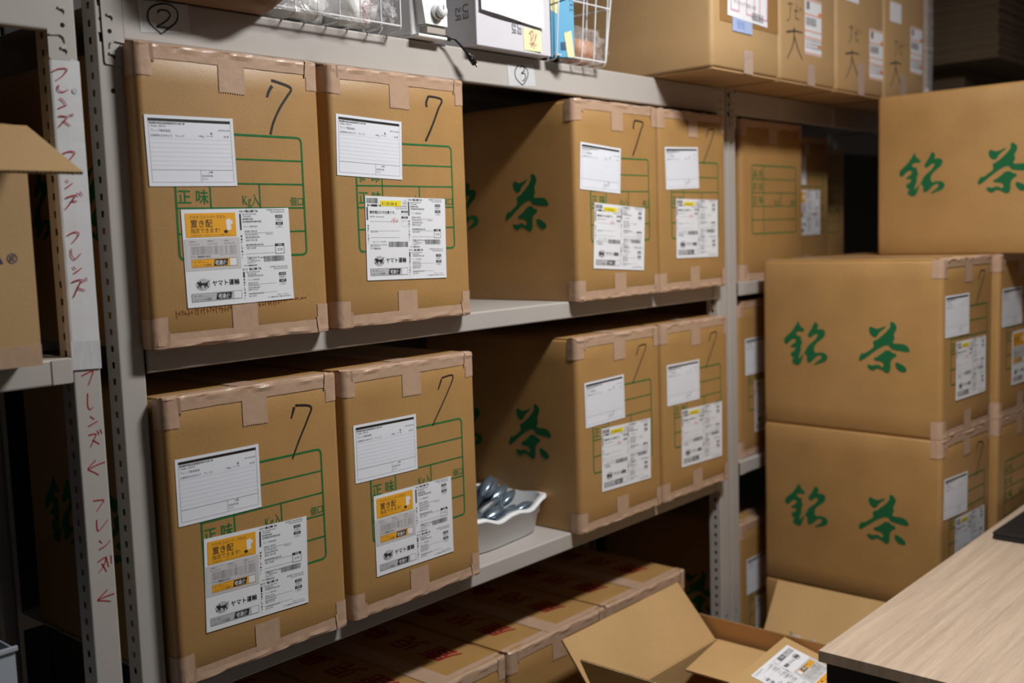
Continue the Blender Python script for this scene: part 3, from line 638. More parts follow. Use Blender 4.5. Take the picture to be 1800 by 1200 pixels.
def upright_mesh(w=.045, dp=.038, top=.64, front=True):
    def build():
        b = MB(); z1 = top; fl = .0035
        # front web, y=0, from x=0..w ; side flanges go to +y
        mp = lambda x, z: (x, 0, z)
        H = [(.41, .004, circ(w*.5, .41, .0041)), (.5186, .0045, circ(w*.24, .5186, .0042)), (.491, .0078, trap(w*.25, .491, .013, .0145)), (.5453, .0078, trap(w*.25, .5453, .013, .0145)), (.598, .0045, circ(w*.24, .598, .0042)), (-1.0, .004, circ(w*.5, -1.0, .0041))] if front else []
        holed_strip(b, fl, w-fl, ZF, z1, H, mp, STEEL)
        for s, x in ((0, 0), (1, w)):
            sx = 1 if s == 0 else -1
            arc = [(x+sx*(fl-fl*math.sin(math.radians(t))), fl-fl*math.cos(math.radians(t))) for t in range(0, 91, 18)]
            for i in range(len(arc)-1):
                (ax, ay), (cx, cy) = arc[i], arc[i+1]; b.face([(ax, ay, ZF), (cx, cy, ZF), (cx, cy, z1), (ax, ay, z1)], STEEL)
            mp2 = lambda y, z, x=x: (x, y, z); holes = []; z = ZF+.03
            while z < z1-.02: holes.append((z, .0055, trap(.018, z, .0085, .0105))); z += .0268
            holed_strip(b, fl, dp, ZF, z1, holes, mp2, STEEL)
            b.face([(x, dp, ZF), (x+sx*.009, dp, ZF), (x+sx*.009, dp, z1), (x, dp, z1)], STEEL)
        me = b.mesh('upright', False); return me
    return cached(('up', w, dp, top, front), build)
def lip_mesh(x0, x1, lip, depth):
    b = MB(); t = .0014; r = .004
    prof = [(depth, 0), (r, 0)]+[(r-r*math.sin(math.radians(a)), -r+r*math.cos(math.radians(a))) for a in (22, 45, 67, 90)]+[(0, -lip+.003), (.001, -lip+.0008), (.003, -lip), (.016, -lip)]
    inn = [(depth, -t), (r, -t), (t, -r), (t, -lip+.003), (.003, -lip+t), (.016, -lip+t)]
    for i in range(len(prof)-1):
        (ay, az), (cy, cz) = prof[i], prof[i+1]; b.face([(x0, ay, az), (x1, ay, az), (x1, cy, cz), (x0, cy, cz)], STEEL)
    for i in range(len(inn)-1):
        (ay, az), (cy, cz) = inn[i], inn[i+1]; b.face([(x0, ay, az), (x0, cy, cz), (x1, cy, cz), (x1, ay, az)], STEEL)
    for x in (x0, x1):
        b.face([(x, depth, 0), (x, depth, -t), (x, .004, -t), (x, .001, -.003), (x, .001, -lip), (x, 0, -lip+.002), (x, 0, -r), (x, r, 0)], STEEL)
    b.box((x0, depth-.002, -lip), (x1, depth, 0), STEEL)
    return b
def bracket_mesh(w=.036, h=.105, flip=False):
    b = MB(); s = -1 if flip else 1
    n = 5; P = []
    for cx, cz, a0 in ((w-.004, h-.004, 0), (.004, h-.004, 90), (.005, .005, 180), (w-.004, .004, 270)):
        for k in range(n): a = math.radians(a0+k*90/(n-1)); P.append((cx+.004*math.cos(a), cz+.004*math.sin(a)))
    P = [(s*x, z) for x, z in P]
    pl = lambda x, z, e=0: (x, -e, z)
    b.poly(P, STEEL, pl, .0016)
    for i in range(len(P)):
        a, c = P[i-1], P[i]; b.face([(a[0], 0, a[1]), (c[0], 0, c[1]), (c[0], -.0016, c[1]), (a[0], -.0016, a[1])], STEEL)
    for z in (.016, .075):          # pressed hooks
        x = s*.013
        b.box((x-.005, -.0042, z), (x+.005, -.0015, z+.004), STEELD, .001); b.face([(x-.005, -.0018, z-.001), (x+.006, -.0018, z-.001), (x+.004, -.0018, z-.008), (x+.002, -.0018, z-.004)], DARK)
    b.poly([(x+s*.012, z+.052) for x, z in circ(0, 0, .0036)], DARK, pl, .0019)
    b.tube([(s*.010, -.0018, .026), (s*.012, -.003, .034), (s*.018, -.003, .038), (s*.034, -.003, .036)], .0016, STEELD, 6)
    return b.mesh('bracket')
YB = .03
def rack(label, xa, xb, shelves, top=.64, depth=.58, wl=.045, wr=.045, gap=.0):
    t = thing('storage_rack', label, 'shelving', (xa, YB+.003, ZF), group=None)
    for x, w in ((0, wl), (xb-xa-wr, wr)):
        link('upright', upright_mesh(w, top=top), t, (x, 0, -ZF))
        u = link('upright', upright_mesh(w, top=top, front=False), t, (x, depth+.012, -ZF), (0, 0, 0))
        u.scale = (1, -1, 1)
    for z, lip, brk in shelves:
        b = lip_mesh(wl+.001, xb-xa-wr-.001, lip, depth-.01); s = b.obj('shelf_board', t, loc=(0, -.003, z-ZF))
        if brk:
            link('corner_bracket', cached('br', bracket_mesh), s, (wl+.001-.036, .002, -.112))
            link('corner_bracket', cached('brf', lambda: bracket_mesh(flip=True)), s, (xb-xa-wr-.001+.036, .002, -.112))
        else:
            for cx in (wl+.003, xb-xa-wr-.034):
                b2 = MB(); b2.box((0, -.0016, -lip+.001), (.030, -.0002, -.001), STEEL, .0006); b2.obj('end_clip', s, loc=(cx, 0, 0))
    return t
T1 = .561
r0 = rack('grey steel rack cut by the left picture edge, red handwriting down its post', -1.30, .5555, [(T1, .07, True), (0, .04, False), (-.98, .04, False), (-1.26, .04, False)])
r1 = rack('long middle grey steel rack holding the cartons marked 7', .5865, 2.488, [(T1, .07, True), (0, .04, False), (Z2, .04, False), (-1.268, .04, False)], wr=.054)
r2 = rack('grey steel rack to the right of the double post, behind the floor stacks', 2.494, 4.36, [(T1, .07, True), (0, .04, False), (-.5445, .04, False), (-1.238, .04, False)], wl=.050)
def ink_obj(name, parent, strokes, pl, w0, w1, m, **k):
    b = MB()
    for s in strokes: b.stroke(s, w0, w1, m, pl)
    return b.obj(name, parent, **k)
# rack-local plane helpers (rack origin at xa, YB+.003, ZF)
def rpl(t, y): 
    o = Vector(t.location); return lambda x, z, e=0: Vector((x-o.x, y-o.y-e, z-o.z))
# number stickers on the top lip
for q, strokes, nm in (([(.6576,.555),(.748,.5595),(.7503,.5141),(.6608,.5052)], TWO, 'two'), ([(1.539,.5423),(1.630,.5475),(1.636,.4989),(1.5429,.4933)], THREE, 'three')):
    pl = rpl(r1, YB-.0006); b = MB(); b.poly(q[::-1], PTAPE, pl); s = b.obj('number_sticker', r1, label='frosted tape with a circled handwritten number '+nm)
    ink_obj('handwritten_number', s, strokes, rpl(r1, YB-.0009), .0030 if nm == 'two' else .0026, .0024, MARK)
# paper strip wrapped round the left post and the red writing
b = MB(); yf = YB+.003-.0014; x0, x1 = .5105-.0016, .5555+.0008
prof = [(x0+.0002, yf+.014), (x0, yf+.009), (x0-.0003, yf+.004), (x0+.0012, yf+.001), (x0+.004, yf), (.533, yf-.0004), (x1, yf), (x1, .045)]
zs = [-.005+.46*k/40 for k in range(41)]
n0 = len(b.v); o = Vector(r0.location)
for z in zs:
    for i, (x, y) in enumerate(prof):
        wv = .0010*nz(x*50, z*22) if i in (3, 4, 5, 6) else .002*nz(y*30, z*20, 3)*(i < 3)
        zz = z + (.010*(.5-(x-.51)/.045) if z == zs[-1] and i > 2 else 0)
        b.v.append((x-o.x-(wv if i < 3 else 0), y-o.y-abs(wv)*(i >= 3), zz-o.z))
for j in range(40):
    for i in range(7): a = n0+j*8+i; b.f.append((a, a+1, a+9, a+8)); b.m.append(b.mi(STRIP))
b.obj('paper_strip', r0, label='white paper strip wrapped round the post')
b = MB(); pl = rpl(r0, yf-.0012); b.poly([(.509, -.02), (.556, -.022), (.5562, .022), (.5092, .024)], PTAPE, pl); b.obj('tape_piece', r0, label='translucent tape across the post')
o_ = Vector((.5333, 0))
ws = [[(x+.5333, z) for x, z in s] for s in W0]
for i0, i1, nm in ((0, 8, 'red_word'), (8, 16, 'red_word'), (16, 24, 'red_word'), (24, 32, 'red_word'), (32, 34, 'red_arrow'), (34, 42, 'red_word'), (42, 44, 'red_arrow')):
    ink_obj(nm, r0, ws[i0:i1], rpl(r0, yf-.0022 if i0 < 24 else YB+.003-.0006), .0020, .0014, REDPEN, label='red handwritten arrow' if 'arrow' in nm else 'red katakana word written down the post')
b = MB(); b.poly(circ(.5450, .4045, .0042)[::1], LGREY, rpl(r0, yf-.0016)); b.obj('covered_hole', r0)

# ---------------------------------------------------------------- red-lettered cartons on the lowest shelf
def red_text():
    b = MB()
    for k, c in enumerate('鹿児島茶'):
        pl = lambda x, y, e=0, k=k: (.030-y*.92, .085+.105*k+x, CH+.0006)
        b.text(c, 0, 0, .080, RED, pl, 0, .012, shear=.12)
    return b.mesh('red_lettering')
GR = 'red-lettered cartons on the lowest shelf'
for x, lab in ((2.0185, 'red-lettered carton at the right end of the lowest shelf, behind the raised flap'), (1.6445, 'red-lettered carton in the middle of the lowest shelf row'), (1.2665, 'red-lettered carton on the lowest shelf under the lower carton pair'), (.890, 'red-lettered carton at the dark left end of the lowest shelf')):
    t = tea_carton(lab, GR, (x, .012, -1.268), seed=int(x*10), side=False, form=False, scale=(1.035, 1, 1), slip=(.08, .3, 0) if x > 1.7 else None)
    for cx in (-.093, .093): link('red_lettering', cached('redt', red_text), t, (cx, 0, 0), label='red brush-style lettering along a top flap')

# ---------------------------------------------------------------- cartons on top of the racks
def soft_box(w, d, h, m, name, seed=0):
    return carton_body(seed, w, d, h, m)
def orange_label():
    b = MB(); pl = lambda x, z, e=0: (x, -e, z)
    b.rect(-.055, -.078, .055, .078, PAPER, pl, .0003)
    for z in (.074, .034, -.012, -.030, -.074): b.rect(-.055, z-.0015, .055, z+.0015, ORANGE, pl, .0006)
    b.rect(-.055, -.078, -.0525, .078, ORANGE, pl, .0006); b.rect(.035, .036, .055, .046, ORANGE, pl, .0006); b.rect(.03, -.055, .055, -.046, ORANGE, pl, .0006)
    b.rect(-.040, .048, -.022, .070, GREYP, pl, .0006)
    r = random.Random(4); x = -.045
    while x < .02: k = r.choice((.001, .002)); b.rect(x, .004, x+k, .026, GREYP, pl, .0006); x += k+r.choice((.001, .002))
    for z in (-.04, -.05, -.06): b.text('お届け先 鹿児島県鹿児島市南栄', -.045, z, .007, GREYP, pl, .0006)
    return b.mesh('address_label')
def postal_pouch():
    b = MB(); pl = lambda x, z, e=0: (x, -e, z)
    b.rect(-.105, -.065, .105, .065, SHEET, pl, .0015)
    for x in (-.09, -.01, .06): b.rect(x, -.050, x+.045, .05, PINKP, pl, .0018); b.rect(x+.004, -.046, x+.040, .046, SHEET, pl, .0021)
    for z in (-.03, .0): b.text('ゆうパック 品名 お茶', -.075, z, .012, GREYP, pl, .0024)
    r = random.Random(6); x = .02
    while x < .08: k = r.choice((.0015, .003)); b.rect(x, -.058, x+k, -.038, GREYP, pl, .0024); x += k+r.choice((.0015, .003))
    return b.mesh('postal_label')
def note_writing(x, z, s=1):
    out = [[(x-.03*s, z+.012*s), (x+.0*s, z+.014*s)], [(x-.015*s, z+.02*s), (x-.018*s, z-.02*s), (x-.035*s, z-.03*s)], [(x+.005*s, z+.0*s), (x+.03*s, z+.0*s)], [(x+.02*s, z+.015*s), (x+.012*s, z-.02*s)], [(x+.012*s, z-.018*s), (x+.035*s, z-.02*s)], [(x+.035*s, z+.01*s), (x+.048*s, z+.004*s)]]
    return out
def big_char(x, z):     # the written character for "large"
    return [[(x-.052, z+.028), (x+.0, z+.036), (x+.045, z+.036)], [(x-.005, z+.045), (x-.012, z+.0), (x-.05, z-.045)], [(x-.004, z+.02), (x+.02, z-.015), (x+.045, z-.038)]]
KG = 'kraft cartons on top of the racks'
KW = .352
for i, (x, lab) in enumerate(((2.288, 'carton on top of the racks beside the wire basket, pink-edged label in a brown pouch'), (2.649, 'carton on top of the racks, second from the basket, tall orange-edged label'), (3.014, 'carton on top of the racks, third from the basket'), (3.376, 'carton on top of the racks at the far end beside the plastic sheets'))):
    t = thing('stored_carton', lab, 'carton', (x, -.15+.002*i, T1+.0065-.003*(i == 3)), group=KG)
    link('carton_body', carton_body(i % 3, KW, .50, .58, KRAFT2), t)
    b = MB()
    for sx in (-1, 1): b.box((min(sx*.004, sx*(KW/2-.006)), .004, -.0055), (max(sx*.004, sx*(KW/2-.006)), .49, -.001), KRAFT2, .001)
    b.obj('bottom_flap', t)
    b = MB(); tx = (2.292, 2.661, 3.011, 3.36)[i]-x; zt = (.622, .621, .66, .66)[i]-T1-.0065
    b.grid(lambda u, v: (tx-.024+.048*u+.001*nz(v*9, i), -.0010-.0006*abs(nz(u*9, v*9, i)), -.004+(zt+.004)*v+.0014*(round(u*18) % 2)*(v > .99)), 18, 8, CTAPE); b.obj('closing_tape', t)
    z0 = -(T1+.0065)
    if i == 0:
        b = MB(); b.box((2.149-x, -.0012, .684+z0), (2.457-x, -.0001, .90+z0), mat('brown_pouch', (.36, .19, .06), .5), 0); b.obj('document_pouch', t, label='darker brown document pouch')
        link('postal_label', postal_pouch(), t, (2.290-x, -.0012, .762+z0), (0, math.radians(2), 0), label='white postal label with pink panels')
        b = MB(); b.box((2.211-x, -.0024, .665+z0), (2.312-x, -.0013, .71+z0), BLUEP, 0); b.text('受取', 2.23-x, .675+z0, .022, mat('blue_text', (.2, .3, .65), .6), lambda a, c, e=0: (a, -.0027, c)); b.obj('blue_slip', t, label='pale blue slip')
    else:
        lx, lz = ((0, 0), (2.674, .728), (3.128, .698), (3.474, .750))[i]
        link('address_label', cached('ol', orange_label), t, (lx-x, -.0004, lz+z0), label='white address label with orange edges')
        cx, cz = ((0, 0), (2.563, .670), (2.952, .651), (3.300, .658))[i]; wx, wz = ((0, 0), (2.552, .762), (2.959, .748), (3.316, .748))[i]
        pl = lambda a, c, e=0: (a-x, -.0006, c+z0)
        ink_obj('handwriting', t, big_char(cx, cz), pl, .0065, .004, PEN2); ink_obj('handwriting', t, note_writing(wx, wz, 1.1), pl, .0035, .0020, PEN2)
        if i > 1:
            sx, sz = ((2.948, .87), (3.294, .855))[i-2]
            b = MB(); b.box((sx-x-.046, -.0012, sz+z0-.032), (sx-x+.046, -.0001, sz+z0+.032), PAPER, 0); b.obj('small_slip', t, label='small white slip')

# ---------------------------------------------------------------- things on the top shelf of the middle rack
def wire_basket(label, loc, nx, sp, ny, spy, h, flare=.0, rot=0, zmid=None):
    t = thing('wire_basket', label, 'basket', loc, rot); L = nx*sp; D = ny*spy; r = .0017; R = .012
    b = MB()
    for i in range(nx+1):
        x = i*sp; P = [(x, -flare, h)]
        P += [(x, 0, R+.004)]+[(x, R-R*math.cos(math.radians(a)), R-R*math.sin(math.radians(a))) for a in (25, 50, 70, 90)]+[(x, D-R, 0), (x, D, R), (x, D+flare, h)]
        b.tube(P, r, WIRE, 6)
    b.obj('cross_wires', t)
    b = MB()
    for j in range(1, ny):
        y = j*spy; b.tube([(-flare, y, h), (0, y, R), (R, y, -.002), (L-R, y, -.002), (L, y, R), (L+flare, y, h)], r, WIRE, 6)
    b.obj('long_wires', t)
    b = MB()
    for z, q, rr in ((.010, 0, .0019), (zmid or h*.5, flare*(zmid or h*.5)/h, .0017), (h, flare, .003)):
        b.tube([(-q, -q, z), (L+q, -q, z), (L+q, D+q, z), (-q, D+q, z), (-q, -q, z)], rr, WIRE, 6)
    b.obj('rim_wires', t)
    b = MB(); b.tube([(L, 0, .010), (L+flare, -flare, h)], .0022, WIRE, 6); b.obj('corner_wire', t)
    return t
TZ = T1+.0025
wire_basket('white wire basket of clear bags on the shelf, under the plastic film', (.890, -.008, TZ), 6, .05, 4, .055, .16)
def lumpy(name, label, cat, c, s, m, seed, amp=.25, parent=None, flat=True, group=None, n=26, sub=0):
    bm = bmesh.new(); bmesh.ops.create_icosphere(bm, subdivisions=4, radius=1)
    for v in bm.verts:
        d = v.co.normalized(); k = 1+amp*noise.noise(d*2.2+Vector((seed, 0, 0)))+amp*.5*noise.noise(d*6+Vector((0, seed, 0)))+amp*.2*noise.noise(d*14+Vector((0, 0, seed)))
        p = Vector([math.copysign(abs(q)**.75, q) for q in d])*k
        v.co = Vector((p.x*s[0], p.y*s[1], p.z*s[2]))
    z0 = -s[2]*.80
    for v in bm.verts:
        if flat and v.co.z < z0: v.co.z = z0
    zm = min(v.co.z for v in bm.verts)
    for v in bm.verts: v.co.z -= zm
    b = MB(); b.addbm(bm, m); me = b.mesh(name, True)
    if parent: return link(name, me, parent, c)
    return link(name, me, None, c, label=label, category=cat, group=group)
t = thing('filled_bag', 'clear bag of white filler in the first wire basket', 'bag', (.99, .09, TZ+.003))
lumpy('filler', '', '', (0, 0, .003), (.075, .075, .075), FILLW, 3, parent=t, amp=.2); lumpy('bag_film', '', '', (0, 0, 0), (.082, .082, .085), FILM, 4, parent=t)
t = thing('filled_bag', 'clear bag of white filler with red threads at the right end of the first basket', 'bag', (1.115, .085, TZ+.003))
lumpy('filler', '', '', (0, 0, .003), (.062, .07, .078), FILLW, 8, parent=t, amp=.2); lumpy('bag_film', '', '', (0, 0, 0), (.068, .078, .088), FILM, 9, parent=t, amp=.35)
b = MB(); rr = random.Random(11)
for k in range(9):
    x = rr.uniform(-.01, .05); z = rr.uniform(.02, .12); b.tube([(x+.012*i*rr.uniform(-.6, 1), -.066-.006*rr.random(), z-.010*i) for i in range(5)], .0007, mat('red_thread', (.6, .03, .05), .6), 4)
b.obj('red_threads', t)
t = thing('crumpled_film', 'crumpled clear film poking out of the right end of the first basket', 'plastic wrap', (1.165, .03, TZ+.004))
for k, (dx, dz, s) in enumerate(((0, .015, .026), (.004, .05, .024), (.022, .028, .014))): lumpy('film_fold', '', '', (dx, 0, dz-.01), (s, s, s), FILM2, 20+k, amp=.8, parent=t, flat=False)
# sack
lumpy('brown_sack', 'bulging brown sack at the left end of the top shelf, above the circled number two', 'sack', (.80, .115, T1+.001), (.150, .215, .17), SACK, 2, amp=.10)
# draped plastic film in front of basket
b = MB()
def film(u, v):
    x = .845+.26*u; z = T1+.006+.15*v*(.25+.75*u if v < 1 else 1); y = -.014-.012*nz(x*25, z*25)-.004*nz(x*90, z*90)
    return x, y, T1+.004+(.012+.11*max(0, v))*(.15+.85*v)+.05*u*v
b.grid(film, 30, 14, FILM2); b.obj('plastic_film', smooth=True, label='thin clear plastic film draped over the left of the first basket', category='plastic wrap')
# dial device
t = thing('dial_device', 'white electric device with a round dial on the top shelf', 'appliance', (1.285, .004, TZ))
b = MB(); b.box((-.036, .02, .006), (.042, .16, .17), WHITE, .006); b.obj('housing', t, True)
b = MB(); b.box((-.036, 0, 0), (.045, .16, .0065), WHITE, .002); b.obj('base_plate', t)
b = MB()
for p in (((-.020, -.002, .024), (.043, -.002, .024), (.043, .022, .024), (-.020, .022, .024)),): b.face(p, WHITE)
pr = [(-.020, -.004, .026), (.042, -.004, .026), (.046, .004, .17), (-.036, .004, .17)]; bk = [(x, .022, z) for x, y, z in pr]
b.face(pr, WHITE); b.face(bk[::-1], WHITE)
for i in range(4): b.face([pr[i-1], pr[i], bk[i], bk[i-1]][::-1], WHITE)
b.obj('sloping_panel', t)
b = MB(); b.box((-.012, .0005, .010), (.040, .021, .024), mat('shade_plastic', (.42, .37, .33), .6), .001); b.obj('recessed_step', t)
b = MB(); b.tube([(.014, -.004, .052), (.014, -.012, .052)], .016, WHITE, 24); b.tube([(.014, -.012, .052), (.014, -.022, .052)], lambda q: .0125-.001*q, WHITE, 24)
k = b.obj('dial', t, True); b = MB(); b.box((.0132, -.0228, .054), (.0148, -.0221, .063), BLACK); b.obj('pointer_mark', k)
b = MB(); b.poly(circ(.012, .083, .0013), BLACK, lambda x, z, e=0: (x, -.0045, z)); b.text('▾', .004, .096, .006, BLACK, lambda x, z, e=0: (x, -.0045, z)); b.obj('panel_mark', t)
# white boxes
def card_box(label, loc, w, d, h, rotz=0, m=BOXW, cat='box'):
    t = thing('white_box', label, cat, loc, rotz)
    b = MB(); b.box((0, 0, 0), (w, d, h), m, .002); b.obj('box_body', t); return t
t = card_box('white card box with grey letters beside the dial device', (1.409, -.004, TZ-.001), .245, .26, .20)
b = MB(); LG = mat('grey_letters', (.20, .20, .22), .7)
for txt, u in (('RS', .052), ('EU', .030)):
    b.text(txt, 0, 0, .023, LG, lambda x, y, e=0, u=u: (-.0006, u+.008-y, .056+x*1.2), bold=.02)
for txt, u in (('RS', .112), ('EU', .130)):
    b.text(txt, 0, 0, .019, LG, lambda x, y, e=0, u=u: (u+y, -.0006, .036+x*1.2), bold=.02)
b.obj('grey_lettering', t)
b = MB(); b.grid(lambda u, v: (.150+.058*u, -.0008-.003*(1-v)*(u**2), .006+.048*v), 8, 8, NOTE); s = b.obj('sticky_note', t, label='pale yellow sticky note with pink scribble')
b = MB(); PK = mat('pink_pen', (.75, .33, .30), .6)
for st in ([(.125,.050),(.138,.056),(.140,.045),(.128,.036)], [(.130,.056),(.135,.030),(.142,.018)], [(.150,.052),(.142,.034),(.130,.022)], [(.126,.030),(.150,.026)]): b.stroke(st, .0022, .0016, PK, lambda x, z, e=0: (x+.042, -.0045, z-.006))
b.obj('pink_scribble', s)
b = MB(); n0 = 0
b.grid(lambda u, v: (1.418+.205*u, -.016-.02*(1-v)*.4+.0-.002*math.sin(u*6), T1+.058+.004*(1-u)*4-.0*u+.14*v+.02*(1-u)*(v < .001)*0), 12, 8, SHEET)
b.grid(lambda u, v: (1.418+.205*u, -.012+.006*v-.002*math.sin(u*6), T1+.0745-.016*u+.14*v), 12, 8, SHEET)
b.v = b.v[117:]; b.f = [tuple(i-117 for i in f) for f in b.f[96:]]; b.m = b.m[96:]
b.obj('paper_sheet', label='plain white sheet standing in front of the white card box', category='paper')
# files in second basket
wire_basket('leaning white wire basket with files at the right end of the top shelf items', (1.672, -.006, TZ-.004), 4, .0465, 4, .06, .17, .012, zmid=.135)
GF = 'files standing in the second basket'
for x, y0, m, lab, w in ((1.668, .006, BLUE, 'blue file nearest the white box, yellow notes on it', .003), (1.676, .018, BLUE, 'blue file standing just behind the front blue file', .003)):
    t = thing('file_folder', lab, 'file', (x, y0, TZ+.001), math.radians(-35), GF)
    b = MB(); b.box((0, 0, 0), (.055, w, .2), m, .0008); b.obj('cover', t)
    if 'nearest' in lab:
        b = MB(); pl = lambda x, z, e=0: (x, -.0006-e, z)
        b.poly([(.0, .2), (.0, .105), (.018, .095), (.032, .2)], NOTE, pl); b.obj('yellow_note', t, label='yellow paper note'); b = MB(); b.poly([(.030, .054), (.048, .060), (.0545, 0), (.038, 0)], NOTE, pl, .0003); b.obj('yellow_note', t, label='yellow paper notes')
        b = MB(); b.text('スタンプ', 0, 0, .011, BLACK, lambda x, y, e=0: (.045+y, -.0006, .10+x)); b.rect(.022, .016, .034, .034, mat('dark_blue_print', (.03, .10, .2), .6), pl, .0003); b.obj('cover_print', t)
t = thing('wrapped_roll', 'tan roll wrapped in shiny cellophane inside the second basket', 'roll', (1.815, .045, TZ+.002))
b = MB(); b.tube([(-.035, 0, .032), (.035, 0, .032)], .030, TUBE, 24); b.obj('tan_roll', t, True)
lumpy('cellophane', '', '', (.012, -.003, -.0), (.062, .042, .047), FILM, 31, amp=.45, parent=t)
# cable
t = thing('black_cable', 'short black cable with metal plug hanging over the top shelf lip', 'cable', (1.322, .022, T1+.004))
b = MB(); b.tube([(-.03, .06, .004), (0, 0, .0065), (.012, -.012, .0075), (.030, -.018, .0035), (.045, -.0215, -.010), (.058, -.024, -.022)], .0028, CABLE, 8); b.obj('cord', t, True)
b = MB(); b.tube([(.056, -.024, -.020), (.063, -.0245, -.027), (.078, -.0255, -.042)], lambda q: .0035+.0028*min(1, q*2), CABLE, 10); b.obj('plug_body', t, True)
b = MB(); b.tube([(.078, -.0255, -.042), (.084, -.026, -.047)], .0026, CHROME, 8); b.box((.064, -.0325, -.034), (.072, -.0305, -.027), CHROME, .0005); b.obj('metal_tip', t)
b = MB(); b.tube([(-.06, -.006, .004), (.030, -.003, .004)], .003, CABLE, 6); b.obj('adapter_strap', t)
# clear plastic sheets beside last top carton
GP = 'clear plastic sheets beside the top cartons'
for k, (x, lab) in enumerate(((3.575, 'clear plastic sheet leaning against the last top carton'), (3.60, 'second clear plastic sheet from the last top carton'), (3.64, 'outermost clear plastic sheet beside the flattened cartons'))):
    b = MB(); b.grid(lambda u, v: (.006*nz(u*5, v*6, k*3)+.012*v*(k-1)*.6, .5*u, .62*v), 10, 14, FILM2)
    b.obj('plastic_sheet', smooth=True, loc=(x, -.14, T1+.003), label=lab, category='plastic sheet', group=GP)
b = MB(); b.box((0, 0, 0), (.005, .45, .52), KRAFT2, .0008); b.obj('board_sheet', loc=(3.615, -.13, T1+.002), label='flat kraft board standing between the plastic sheets', category='cardboard')
# flattened carton bundle far right
GBN = 'flattened cartons bundled beyond the racks'
r_ = random.Random(9); zb = .805
for k in range(26):
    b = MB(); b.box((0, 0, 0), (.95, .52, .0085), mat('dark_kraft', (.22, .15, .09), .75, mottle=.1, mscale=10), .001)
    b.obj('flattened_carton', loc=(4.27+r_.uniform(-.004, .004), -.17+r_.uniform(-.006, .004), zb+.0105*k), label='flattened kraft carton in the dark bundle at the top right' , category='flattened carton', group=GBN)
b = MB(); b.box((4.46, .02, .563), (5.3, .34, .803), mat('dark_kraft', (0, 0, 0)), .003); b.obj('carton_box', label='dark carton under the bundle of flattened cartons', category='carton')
rack('steel rack at the far right under the flattened cartons', 4.37, 6.2, [(T1, .07, True), (0, .04, False), (-.6, .04, False)])

# ---------------------------------------------------------------- white tray of pouches
t = thing('white_tray', 'white plastic tray with wavy rim on the lower shelf beside the second carton', 'tray', (1.560, .20, Z2+.0008), math.radians(5))
def tray(bb, hx, hy, e, z, inner=0):
    pass
b = MB(); N = 96
def loop(hx, hy, k=4.5):
    out = []
    for i in range(N):
        a = 2*math.pi*i/N; c, s = math.cos(a), math.sin(a); q = (abs(c)**k+abs(s)**k)**(-1/k); out.append((hx*q*c, hy*q*s))
    return out
def rimz(x, y, hx, hy):
    z = .088
    if abs(y) > hy*.8: z -= .016*max(0, min(1, (.66-abs(x/hx))*4))-.007*max(0, min(1, (.30-abs(x/hx))*5))
    if abs(x) > hx*.8: z -= .006*max(0, min(1, (.55-abs(y/hy))*3))
    return z
HX, HY = .168, .122
secs = [(.80, .84, 0, 0), (.84, .88, .004, 0), (.90, .915, .060, .5), (.935, .945, .062, .5), (.955, .965, 1, 1), (1.03, 1.04, 1, 1.02), (1.04, 1.05, .9, 1)]
rings = []
for a, c, zf, mode in secs:
    L = loop(HX*a, HY*c); R = []
    for x, y in L:
        rz = rimz(x, y, HX, HY)
        if zf in (0, .004): z = zf
        elif zf == .060: z = .045
        elif zf == .062: z = .047
        elif zf == 1: z = rz
        else: z = rz-.007
        R.append((x, y, z))
    rings.append(R)
def rings_to(b, rings, m, flip=False):
    n0 = len(b.v)
    for R in rings: b.v += R
    for j in range(len(rings)-1):
        for i in range(N):
            a = n0+j*N+i; c = n0+j*N+(i+1) % N; f = (a, c, c+N, a+N); b.f.append(f[::-1] if flip else f); b.m.append(b.mi(m))
    return n0
n0 = rings_to(b, rings, WHITE); b.f.append(tuple(n0+i for i in range(N))[::-1]); b.m.append(0)
inn = [[(x*.985, y*.985, z) for x, y, z in rings[4]], [(x*.97, y*.97, .05) for x, y, z in rings[2]], [(x*.96, y*.96, .003) for x, y, z in rings[1]]]
n1 = rings_to(b, inn, WHITE); b.f.append(tuple(n1+2*N+i for i in range(N))); b.m.append(0)
b.obj('tray_shell', t, True)
def pouch_mesh():
    b = MB(); n = 12; L = .075
    def f(u, v):
        a = 2*math.pi*v; s = math.sin(math.pi*min(1, (u*.97+.015)))**.8; w = .019*s; h = .0085*s
        return (u*L, w*math.cos(a), h*math.sin(a)*(1+.3*math.cos(3*a)))
    b.grid(f, 14, 18, POUCH); return b.mesh('head', True)
def stick_mesh():
    b = MB(); b.tube([(.01, 0, 0), (-.04, .002, .001), (-.085, -.002, 0)], lambda q: .0075-.003*q, mat('dark_blue_handle', (.03, .045, .06), .35, spec=.8), 8); return b.mesh('handle', True)
PG = 'silver-blue scoops heaped in the white tray'
P = [(.055, -.075, .050, 35, 12), (.090, -.035, .070, 30, 18), (.070, .01, .095, 35, 22), (.035, -.02, .105, 42, 26), (.105, .02, .080, 25, 15), (.0, -.065, .062, 30, 10), (.02, .045, .112, 38, 25), (.095, .06, .085, 30, 12), (-.04, .0, .090, 48, 18), (-.05, -.06, .055, 50, 8), (.05, .075, .085, 25, 10), (-.09, -.03, .06, 60, 10), (-.07, .05, .08, 70, 14), (.01, -.09, .045, 15, 5), (.105, -.07, .055, 20, 8)]
